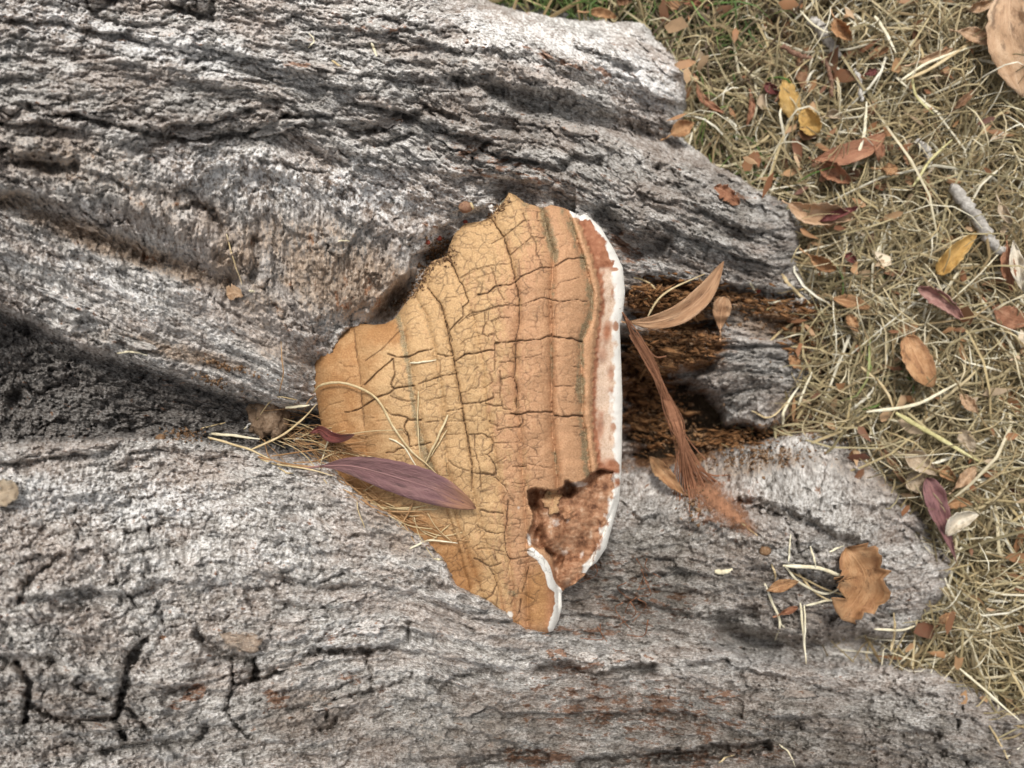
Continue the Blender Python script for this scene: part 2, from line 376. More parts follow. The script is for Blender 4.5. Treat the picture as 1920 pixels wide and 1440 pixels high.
DEPTH = tps([(-100,-50,9.5),(-100,200,11),(-100,330,11),(-100,500,9.3),(-100,700,8),(-100,900,9),(-100,1100,11),(-100,1300,10.5),(-100,1480,9),
 (100,60,8.6),(250,120,8.6),(400,60,6.6),(300,250,8.6),(150,330,9.2),(400,370,6.8),(500,120,6.4),(600,180,5.6),(700,40,4.4),(800,60,3.6),(950,80,1.9),(1100,120,-2.2),(1220,150,-7),(1230,90,-9),(1100,60,-5.5),(950,25,-3),
 (700,250,4.5),(900,240,2.7),(850,165,2.8),(1000,200,0.2),(1100,215,-3.4),(1200,240,-7.5),(1100,300,-0.8),(1250,330,-4.4),(1350,360,-6.8),(1450,420,-9),(1000,330,1.3),(800,400,2.6),(600,400,4.4),(600,550,3.6),(700,590,2.0),(500,480,4.8),
 (250,560,6.4),(400,640,4.6),(530,700,3.1),(100,500,7.9),(250,760,5.2),(450,800,2.4),(560,820,0.8),
 (100,900,8.2),(300,900,6.2),(500,930,5.0),(640,1000,4.2),(760,1060,3.4),(860,1140,2.7),(960,1200,2.0),(100,1050,9.6),(300,1050,7.8),(500,1080,6.2),(700,1140,4.6),(100,1250,9.6),(300,1300,7.8),(500,1250,6),(700,1260,4.2),
 (900,1280,2.2),(1100,1300,-0.4),(1300,1330,-2.6),(1500,1330,-4.6),(1700,1350,-6.6),(1850,1400,-9.4),(500,1460,6),(800,1460,2.8),(1100,1460,-0.8),(1400,1460,-4.8),(1700,1460,-8.6),(2000,1500,-10.5),
 (1200,420,-2.2),(1200,500,-3.8),(1300,490,-5.6),(1420,510,-8.6),(1220,570,-6),(1320,580,-8.5),(1430,600,-11.5),(1240,690,-8.5),(1390,690,-9.6),(1470,700,-12),(1200,800,-11.5),(1330,830,-13.5),(1450,830,-11.5),(1560,850,-12.2),
 (1200,940,-7.4),(1320,930,-6.8),(1450,930,-6.8),(1600,950,-8.2),(1700,1020,-10.2),(1130,1080,-4.6),(1250,1080,-6),(1400,1080,-5.8),(1550,1090,-6.6),(1680,1110,-8.6),(1080,1170,-3),(1200,1180,-4.6),(1400,1190,-7.8),(1600,1205,-11.4),
 (1100,1235,-1.4),(1300,1260,-3.0),(1500,1265,-5.2),(750,780,0.5),(900,600,0.5),(1000,800,-2),(1080,650,-3.5),(1080,950,-4.5),(950,1080,0.5),(900,480,1)], lam=2e-4)

FLOWC = []
for val, pl in [(0,[(-100,-40),(250,0),(600,40),(900,60),(1250,190)]), (180,[(-100,130),(300,150),(600,190),(850,260),(1150,330),(1480,420)]), (300,[(-100,210),(250,250),(520,250),(750,330),(1000,380),(1450,520)]),
  (420,[(-100,350),(100,400),(300,490),(430,530),(600,620)]), (590,[(-100,540),(60,595),(300,685),(545,757),(700,800)]), (800,[(-100,840),(300,830),(450,850),(620,880),(850,930),(1200,960),(1500,950)]),
  (1020,[(-100,1080),(300,1090),(600,1105),(900,1140),(1250,1160),(1600,1190)]), (1180,[(-100,1260),(300,1280),(600,1222),(760,1205),(1060,1252),(1250,1265),(1600,1300)]), (1400,[(-100,1460),(300,1440),(700,1420),(1100,1430),(1500,1450),(1900,1500)]),
  (700,[(1200,760),(1400,720),(1520,720)])]:
    FLOWC += [(x, y, val) for x, y in pl]
FLOW = tps(FLOWC, lam=2e-3)

Z1 = lambda p: Z((0,0), 2.743, p); Z2 = lambda p: Z((600,0), 2.743, p); Z7 = lambda p: Z((0,915), 2.743, p); Z8 = lambda p: Z((600,915), 2.743, p); Z5 = lambda p: Z((1220,915), 2.743, p)
BARK_CRACKS = [  # (polyline, half width px, depth cm)
 (Z2([(170,700),(260,680),(380,620),(500,590)]),10,1.0),(Z2([(230,740),(330,745),(470,690)]),7,.7),(Z2([(540,550),(620,580),(740,635)]),5,.7),(Z2([(690,410),(770,415),(850,400)]),9,.9),(Z2([(210,930),(300,950),(400,975)]),3,.35),
 (Z2([(790,800),(860,740)]),5,.6),(Z2([(950,820),(1030,825),(1100,832)]),4,.5),(Z2([(1250,860),(1310,820),(1430,840)]),8,.9),(Z2([(1440,1110),(1560,1240),(1640,1300),(1760,1240)]),16,1.3),(Z2([(1740,860),(1830,890)]),6,.6),
 (Z2([(900,460),(1060,520),(1200,560),(1420,630),(1640,690),(1830,760)]),16,1.2),(Z2([(1330,260),(1460,300),(1600,360)]),8,.7),(Z2([(270,90),(360,100),(500,140),(640,190)]),6,.5),
 (Z1([(380,600),(720,680),(860,712),(1050,712),(1250,692),(1380,660),(1470,600)]),6,.8),(Z1([(1470,600),(1650,595),(1900,590)]),5,.4),(Z1([(150,540),(210,600),(380,600)]),5,.5),(Z1([(500,90),(640,130),(850,145)]),8,.8),
 (Z1([(900,40),(1000,75),(1085,85),(1095,0),(1095,-60)]),10,1.4),(Z1([(930,1075),(990,1045),(1090,1080),(1140,1180)]),6,.7),(Z1([(520,1010),(560,1060)]),7,.6),(Z1([(1310,1230),(1320,1380),(1300,1440)]),9,1.0),
 (Z1([(10,780),(130,830),(260,870),(400,860)]),9,.7),(Z1([(1330,830),(1500,860),(1660,890)]),3,.35),(Z1([(740,300),(900,330),(1130,300)]),4,.35),(Z1([(590,0),(480,60)]),9,.7),
 (Z7([(740,780),(650,930),(620,1100),(600,1200),(640,1290)]),7,1.5),(Z7([(90,900),(150,1000),(130,1200)]),7,1.3),(Z7([(150,1110),(250,1170),(380,1210),(590,1190)]),7,1.0),(Z7([(1000,750),(1100,830),(1180,870),(1300,890),(1320,960)]),8,1.3),
 (Z7([(1210,1010),(1380,970),(1520,900),(1640,840),(1900,840)]),6,1.2),(Z7([(1190,880),(1200,1000),(1160,1140),(1230,1240),(1310,1290)]),3,.6),(Z7([(1480,1140),(1680,1110),(1800,1070),(1920,1040)]),4,.7),(Z7([(1670,1110),(1680,1190)]),5,.7),
 (Z7([(540,1360),(700,1320),(1000,1310),(1060,1240)]),9,1.2),(Z7([(650,1130),(720,1200),(770,1260)]),5,.8),(Z7([(1620,1260),(1700,1250),(1740,1180)]),7,.8),(Z7([(100,590),(130,500),(330,330)]),5,.6),(Z7([(650,240),(760,210),(900,160)]),4,.5),
 (Z7([(270,590),(330,630),(460,630)]),5,.6),(Z7([(910,400),(980,440)]),5,.5),(Z7([(1310,880),(1300,980)]),6,1.1),
 (Z8([(20,1120),(250,1060),(420,990),(470,960)]),4,.7),(Z8([(0,840),(250,835),(380,820),(450,790),(460,700)]),5,.8),(Z8([(570,990),(630,1040),(700,980),(880,930),(920,980)]),6,.9),(Z8([(1120,930),(1250,920),(1400,985),(1560,945),(1700,930)]),8,1.4),
 (Z8([(1350,1425),(1550,1400),(1700,1385),(1920,1380),(2300,1330)]),8,1.3),(Z8([(740,1450),(950,1370),(1170,1390)]),8,1.0),(Z8([(1430,1190),(1650,1160),(1800,1170),(1920,1180)]),5,.6),(Z8([(560,430),(580,500),(680,520)]),7,.8),(Z8([(240,840),(260,1000)]),3,.5),(Z8([(0,490),(120,440)]),4,.5),
 (Z5([(460,80),(700,140),(950,260),(1080,310)]),11,.9),(Z5([(-150,560),(0,620),(150,670),(300,690),(520,640)]),9,.8),(Z5([(400,750),(700,830),(900,835),(1100,835),(1350,860)]),20,3.0),(Z5([(200,930),(300,920),(390,895)]),6,.8),
 (Z5([(590,1240),(740,1230)]),3,.4),(Z5([(0,1390),(130,1370),(390,1330)]),6,.9),(Z5([(1300,1275),(1470,1275)]),8,.6),(Z5([(1480,1350),(1620,1410)]),7,.5),(Z5([(1120,110),(1280,90)]),6,.4),
 ([(1180,592),(1250,608),(1330,612)],12,1.6),([(1180,700),(1260,700),(1330,690)],8,.9),([(1210,520),(1300,545),(1400,548),(1490,560)],7,.8)]
GROOVE = [(-300,330),(-60,365),(60,385),(150,430),(250,475),(340,500),(430,530)]      # brown ledge
LEDGE2 = [(430,530),(480,610),(560,660),(600,690)]

# ------------------------------------------------------------------ the tree: bark surface with buttress roots
def axis(a, b, step, lo, hi, g=1.045):
    core = list(np.arange(a, b+step/2, step)); s = step; x = a; left = []
    while x > lo: s *= g; x -= s; left.append(x)
    s = step; x = b; right = []
    while x < hi: s *= g; x += s; right.append(x)
    return np.array(left[::-1]+core+right)

AX = axis(-30, 1830, 2.0, -1500, 2500); AY = axis(-30, 1470, 2.0, -900, 2500)
PX, PY = np.meshgrid(AX, AY); PX = PX.astype(f32); PY = PY.astype(f32)
CXp = np.clip(PX, -60, 2050); CYp = np.clip(PY, -60, 1500)
PSI = FLOW(CXp, CYp) + (PY-CYp)
wob = fbm(PX/90, PY/90, 3, 3)*16 ; wob2 = fbm(PX/26, PY/26, 5, 3)*6; wob3 = fbm(PX/9, PY/9, 8, 2)*2.2
QX = PX + wob + wob2 + wob3; QY = PSI + fbm(PX/110, PY/110, 31, 3)*14 + fbm(PX/24, PY/24, 37, 3)*6 + wob3
HM = DEPTH(CXp, CYp); H = HM.copy()                           # cm

fib = np.clip(bump_at(PX, PY, [(230,560,340,58,19,1),(470,680,170,52,16,1),(260,150,330,34,6,.8),(120,170,200,20,3,.9)]), 0, 1)
hol = sdf(PX, PY, HOLLOW) + wob2*0.9 + wob3
holm = sstep(-4, 26, hol)
cav = sdf(PX, PY, CAVITY) + wob*0.6 + wob2; cavm = sstep(-6, 26, cav)
rough = 1 - 0.72*fib
def ridged(x, y, s): return 1-np.abs(fbm(x, y, s, 4))*2
H += rough*0.50*(ridged(QX/330, QY/62, 41)-0.6)
H += 0.30*fbm(QX/150, QY/70, 47, 4)
f1, ed, rid, til = worley(QX/74, QY/34, 51)
H += rough*(0.30*(rid-.5) + 0.26*til - 0.26*np.exp(-(ed/0.07)**2)*(vnoise(PX/120, PY/120, 77) > -0.05))
f1, ed, rid, til = worley(QX/27, QY/15, 61)
H += rough*(0.20*(rid-.5) + 0.24*til)*(0.6+0.8*sstep(-.3,.5,fbm(PX/160,PY/160,63,2)))
f1, ed, rid, til = worley(QX/11.5, QY/8, 71)
H += rough*(0.12*(rid-.5) + 0.18*til)
f1, ed, rid, til = worley(QX/6.2, QY/4.6, 81)
H += 0.09*(rid-.5) + 0.10*til
def terrace(t, sharp=0.22):
    k = np.floor(t); return k + sstep(1-sharp, 1, t-k)
H += rough*0.20*(terrace(3.2*fbm(QX/210, QY/58, 111, 4)+PX/400))
H += rough*0.13*(terrace(3.0*fbm(QX/64, QY/27, 121, 4), .2) - 3.0*fbm(QX/64, QY/27, 121, 2)*0.6)
H += rough*0.07*(terrace(2.6*fbm(QX/24, QY/13, 131, 3), .3))
H += fib*(0.34*fbm(QX/260, QY/17, 84, 2) + 0.24*fbm(QX/190, QY/8.5, 85, 3) + 0.12*fbm(QX/70, QY/4.5, 88, 2))
def saw(t, drop=0.20):
    k = t-np.floor(t); return np.where(k < 1-drop, k/(1-drop), (1-k)/drop)
am = sstep(-.35, .45, fbm(QX/260, QY/120, 161, 2)); am2 = sstep(-.25, .4, fbm(QX/120, QY/60, 163, 2))
ph = (QY + 1.6*wob2)/92 + 1.1*fbm(PX/340, PSI/120, 165, 3); H += rough*1.05*am*(saw(ph, .13)-.5)*(1-holm)
ph = (QY + 1.2*wob2 + wob3)/37 + 1.3*fbm(PX/150, PSI/55, 167, 3); H += rough*0.34*am2*(saw(ph, .2)-.5)*(1-holm)
ph = (QY + wob3*1.5)/15 + 1.2*fbm(PX/50, PSI/22, 169, 3); H += 0.12*(saw(ph, .25)-.5)*sstep(-.3, .3, fbm(PX/70, PY/70, 171, 2))
# hollow, cavity, ledges
H -= holm*(2.1 + 0.6*sstep(10, 90, hol)); f1, ed, rid, til = worley((PX+wob2)/30, (PY+wob)/24, 91)
H += holm*(0.30*(rid-.5) - 0.22*np.exp(-(ed/0.07)**2)*(vnoise(PX/60, PY/60, 93) > -.1) + .3*til + 0.35*fbm(PX/40, PY/26, 97, 4))
H -= cavm*5.4*(1+0.5*fbm(PX/45, PY/18, 95, 3))
d = polydist(PX+wob2*.8, PY+wob2*.8+wob3, GROOVE, 140); H -= 1.15*np.exp(-(d/22)**2)
d = polydist(PX+wob2, PY+wob2, LEDGE2, 120); H -= 0.8*np.exp(-(d/22)**2)
wj = fbm(PX/13, PY/13, 141, 3)*7; wj2 = fbm(PX/13, PY/13, 147, 3)*7; wv = np.clip(1+fbm(PX/40, PY/40, 151, 2)*1.6, .15, 2)
for pl, hw, dep in BARK_CRACKS:
    d = polydist(PX+wob2*.9+wj*1.0, PY+wob2*.9-wj2*1.0, pl, 120)
    hv = hw*(0.62+0.42*wv); hv = hv*(1.0 if pl[0][0] > 850 else .8); dep = dep*(1.3 if pl[0][0] > 850 else .95)
    H -= dep*1.1/(1+(d/hv)**4) - 0.10*dep*np.exp(-((d-hw*2.2)/(hw*1.2))**2)*wv
# raised lips and plates
H += bump_at(PX+wob3, PY+wob2, [(150,1290,95,58,5,.55),(345,1290,88,72,0,.5),(455,1203,52,22,12,.45),(600,1185,165,30,-6,.7),(560,1300,120,26,-8,.45),(690,1195,60,30,-8,.3),(1080,1228,140,18,2,.7),(1250,1235,120,18,3,.5),(860,1215,70,26,15,.4),(300,120,210,16,14,.6),(610,140,160,18,14,.5),(450,225,110,24,-6,.5),(330,420,150,26,24,.5),(470,560,60,26,65,.5),(930,205,70,20,22,.5),(1150,270,110,22,22,.5)])
H -= bump_at(PX+wob3*2, PY+wob3*2, [(352,1306,44,24,-5,.9),(30,750,18,22,0,1.2),(1730,1380,36,10,-2,.5)])
# bark lies over the lower edge of the fungus; the fungus presses a bed into the trunk
capd = sdf(PX, PY, CAP)
lip = polydist(PX, PY, [(600,880),(660,930),(700,958),(765,995),(805,1027),(826,1052),(845,1095),(880,1118),(940,1150),(962,1172),(1010,1192)], 150)
H += 0.55*np.exp(-(lip/34)**2)
BARKLIP = [(600,872),(640,900),(664,925),(706,956),(743,977),(768,998),(805,1027),(826,1050),(842,1086),(853,1107),(879,1118),(908,1132),(940,1150),(959,1170),(985,1186),(1045,1192),(1300,900),(1200,300),(700,500),(560,780)]
H -= 1.0*np.exp(-(np.minimum(capd+4, 0)/26)**2)*sstep(830, 740, PY)*(PX < 1080)*sstep(-90, -60, capd)
bed = np.minimum(capd, sdf(PX, PY, BARKLIP)) + wob3*1.6 + wob2*0.5
H -= 3.6*sstep(1, 16, bed)
H -= bump_at(PX, PY, [(955,362,75,26,12,1.1),(900,405,50,16,-30,.7),(1060,385,60,14,10,.5)])
H -= 0.8*bump_at(PX, PY, [(738,566,50,19,-52,3.0),(812,480,34,14,-25,1.0)])         # gap beside the crust
W = H*0.01
WG = w_ground(CXp, CYp)
td = sdf(PX + wob*0.5, PY + wob*0.5, TRUNK) + wob2*0.8
prof = np.sqrt(np.clip(1-(1-np.clip(td/75, 0, 1))**2, 0, 1))
REL = (W - HM*0.01)*(1+0.35*sstep(1100, 1500, PX))
W = np.where(td > 0, WG + np.maximum(HM*0.01-WG, 0.014)*prof + REL*np.minimum(prof+.25, 1), WG - 0.0004*np.abs(td))
W = np.where((td > 0) & (cavm < .4), np.maximum(W, WG + 0.003 + 0.15*REL.clip(-.02, .02)), W)
u, v, w = ray(CXp, CYp, W)
ex = PX-CXp; ey = PY-CYp; s0 = 0.0003
el = np.maximum(-ex, 0); er = np.maximum(ex, 0)
u = u - el*s0*0.62 + er*s0; w = w + el*s0*0.80
v = v - ey*s0*1.1; w = w - (np.abs(ey)*s0)**2*(3.0 - 1.5*sstep(0, 900, el)) - er*s0*0.4
VT = to_world(u, v, w).reshape(-1, 3)
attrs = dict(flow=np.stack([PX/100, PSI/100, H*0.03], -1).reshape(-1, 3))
nz = fbm(PX/38, PY/38, 101, 4)
attrs['pale'] = np.clip(bump_at(PX, PY, [(330,90,260,40,12,1),(120,40,180,50,8,.8),(420,330,330,70,8,.75),(700,360,190,60,8,.8),(200,940,340,60,3,.9),(420,1010,260,60,5,.55),(1020,70,260,40,14,.8),(1190,140,120,60,25,.9),(560,1140,240,60,4,.4),(650,1190,100,40,0,.7),(180,520,150,25,18,.8),(1500,950,180,50,22,.5),(1640,1110,60,40,0,.7),(700,960,140,50,35,.5),(1230,1215,180,25,0,.4)])+.35*nz, 0, 1).ravel()
attrs['brown'] = np.clip(bump_at(PX, PY, [(120,300,260,70,12,.55),(330,390,220,60,18,.5),(480,560,90,60,30,.6),(850,120,300,30,12,.4),(560,1330,140,50,-5,.4),(900,1380,200,50,0,.35),(1650,900,120,40,20,.5),(1560,1180,120,40,0,.4),(640,520,150,85,8,1),(560,450,170,60,5,.7),(440,480,60,60,0,.8),(230,465,260,28,20,.95),(-40,370,160,24,5,.9),(110,310,130,40,15,.65),(330,660,170,20,13,.8),(520,660,90,25,20,.6),(430,900,60,20,0,.3),(740,990,110,50,40,.55),(1300,560,180,40,5,1),(1270,650,110,50,0,1),(738,566,50,24,-52,1.3),(1450,600,110,45,10,.9),(1400,870,160,30,-5,.7),(1250,850,70,40,0,.8),(450,1205,55,24,10,.75),(610,1290,60,30,0,.3),(900,300,150,30,10,.35),(1500,770,60,30,0,.9)])+.3*nz, 0, 1).ravel()
attrs['dark'] = np.clip(np.maximum(sstep(-6, 24, hol)*(PX < 640), bump_at(PX, PY, [(1230,770,110,90,0,.95),(1330,840,120,40,-8,.85),(1420,720,60,40,0,.4),(1530,770,60,40,20,.7),(1060,205,130,30,15,.35),(220,210,140,20,5,.3),(330,1350,110,35,0,.35),(100,1340,90,20,5,.35),(1500,1190,190,30,2,.35),(470,705,110,18,14,.4),(750,1330,300,70,-5,.3)])), 0, 1).ravel()  # charcoal bark in the hollow, with shade painted there and under the margin
attrs['rot'] = np.clip(bump_at(PX, PY, [(1250,570,95,45,8,1),(1270,650,100,55,0,1),(1200,700,60,80,0,.9),(1390,565,90,22,6,.6),(1260,860,110,26,-6,.8),(1240,780,90,80,0,.9),(1380,820,110,26,-4,.7),(1490,600,70,40,0,.6),(1520,780,60,40,10,.7)])+.2*nz, 0, 1).ravel()
attrs['shade_tone'] = np.clip(bump_at(PX, PY, [(1500,1400,760,130,3,.78),(1050,1390,420,110,0,.68),(700,1350,300,80,-5,.5),(1330,400,380,140,20,.62),(1000,260,330,80,16,.5),(1200,1080,240,150,5,.85),(1450,1080,330,130,8,.62),(1600,970,260,110,22,.45),(1420,720,140,90,0,.7),(280,190,520,50,8,.3),(120,1330,200,80,0,.35)])*(1+.7*nz), 0, .95).ravel()  # darker lower bark, plus shade painted on right roots and below the fungus
attrs['rust'] = np.clip(bump_at(PX, PY, [(900,300,90,28,12,.8),(1030,330,110,22,8,.5),(1070,120,120,14,20,.7),(700,50,120,22,8,.5),(1180,470,50,26,40,.9),(1250,645,90,50,0,.75),(1340,950,80,60,45,.85),(1200,1130,130,50,5,.6),(1100,1185,90,12,0,.8),(1180,1330,240,60,5,.68),(1080,1250,60,22,0,.7),(1010,1420,90,25,0,.9),(1330,1420,180,25,-5,.7),(365,1300,26,14,-20,1.6),(330,1322,16,12,0,1.3),(520,1310,30,22,0,.8),(660,1272,20,16,0,.8),(640,1190,40,16,0,.5),(1000,390,80,20,5,.5),(1380,370,30,16,35,.9),(1130,1060,70,40,0,.6),(560,120,30,10,0,.9),(640,545,110,30,5,.4)])+.22*nz, 0, 1).ravel()

ny, nx = PX.shape
below = ((td < -70) | ((bed > 40) & (capd > 55)))
keep = ~(below[1:,1:] & below[:-1,1:] & below[1:,:-1] & below[:-1,:-1])
lowl = np.interp(PX, [-300,0,300,450,620,760,850,960,1040,1300,1700], [850,842,832,855,900,990,1100,1185,1205,1215,1225])
midl = np.interp(PX, [-300,-60,60,150,250,340,430,560,640,900,1200,1240,1500], [330,365,385,430,475,500,530,655,610,500,480,560,600])
topl = np.interp(PX, [-300,0,140,313,536,780,850,1000,1150,1270,1400], [160,200,219,258,219,215,160,180,230,262,270])
lab = np.zeros(PX.shape, int)
lab[PY > topl] = 1
lab[(PY > midl)] = 2
lab[(hol > 0) & (PX < 700)] = 3
lab[(PY > lowl)] = 4
lab[(PX > 1040) & (PY > midl) & (PY < lowl)] = 5
lab[(PX > 1040) & (PY > np.interp(PX, [1040,1170,1290,1400,1560,1700], [900,890,860,885,830,900])) & (PY < lowl)] = 6
fl_ = lab[:-1, :-1]
TREEP = []
tree = empty('tree', to_world(*ray(-60, 700, -0.15)).ravel())
tag(tree, 'old tree with grey furrowed flaking bark and spreading buttress roots', 'tree')
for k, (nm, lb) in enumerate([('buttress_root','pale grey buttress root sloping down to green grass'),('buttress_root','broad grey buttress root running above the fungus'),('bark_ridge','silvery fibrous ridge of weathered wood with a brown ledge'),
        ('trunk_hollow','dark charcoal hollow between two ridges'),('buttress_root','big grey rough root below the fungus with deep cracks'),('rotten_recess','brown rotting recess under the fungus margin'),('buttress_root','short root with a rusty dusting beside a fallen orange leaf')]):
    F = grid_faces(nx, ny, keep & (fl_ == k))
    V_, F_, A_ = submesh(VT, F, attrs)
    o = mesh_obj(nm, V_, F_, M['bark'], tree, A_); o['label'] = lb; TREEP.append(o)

def sample(grid, ax, ay, px, py):
    px = np.asarray(px, float); py = np.asarray(py, float)
    i = np.clip(np.searchsorted(ax, px)-1, 0, len(ax)-2); j = np.clip(np.searchsorted(ay, py)-1, 0, len(ay)-2)
    fx = np.clip((px-ax[i])/(ax[i+1]-ax[i]), 0, 1); fy = np.clip((py-ay[j])/(ay[j+1]-ay[j]), 0, 1)
    return (grid[j,i]*(1-fx)+grid[j,i+1]*fx)*(1-fy) + (grid[j+1,i]*(1-fx)+grid[j+1,i+1]*fx)*fy

# ------------------------------------------------------------------ the bracket fungus
def curve_x(pts, y):
    p = sorted(pts, key=lambda q: q[1]); return np.interp(y, [q[1] for q in p], [q[0] for q in p])
B1 = [(655,560),(664,617),(668,658),(675,700),(678,745),(683,800),(690,870),(700,960)]
B2 = [(735,540),(757,610),(764,650),(772,690),(778,740),(788,800),(803,850),(820,900),(850,990),(880,1100)]
B3 = [(770,540),(800,590),(812,640),(820,680),(830,740),(836,800),(840,880),(852,960),(885,1060),(910,1130)]
B4 = [(800,500),(800,540),(827,571),(835,600),(848,662),(858,715),(866,756),(870,787),(879,829),(885,871),(886,905),(900,980),(925,1060),(945,1150)]
B5 = [(825,440),(847,494),(872,546),(882,575),(895,620),(905,680),(912,740),(920,800),(935,880),(945,950),(955,1040),(965,1150)]
B6 = [(905,380),(920,409),(945,444),(956,482),(967,527),(974,569),(973,611),(968,631),(967,673),(964,708),(970,733),(968,765),(975,800),(980,870),(985,950),(990,1050),(990,1180)]
B7 = [(1010,370),(1018,394),(1033,457),(1039,473),(1036,520),(1033,569),(1035,598),(1035,683),(1035,746),(1037,808),(1043,871),(1046,910),(1050,1200)]
B8 = [(1055,370),(1066,402),(1095,486),(1112,548),(1108,600),(1090,640),(1091,683),(1093,779),(1100,829),(1106,877),(1110,920),(1112,1200)]
B9 = [(1076,380),(1081,404),(1110,482),(1123,527),(1127,569),(1120,610),(1112,704),(1110,767),(1114,829),(1120,871),(1122,960),(1124,1200)]
BANDS = [B1,B2,B3,B4,B5,B6,B7,B8,B9]
Za = lambda p: Z((560,340), 4.8, p); Zb = lambda p: Z((860,340), 4.8, p); Zc = lambda p: Z((560,600), 4.8, p); Zd = lambda p: Z((860,600), 4.8, p); Ze = lambda p: Z((780,880), 4.364, p)
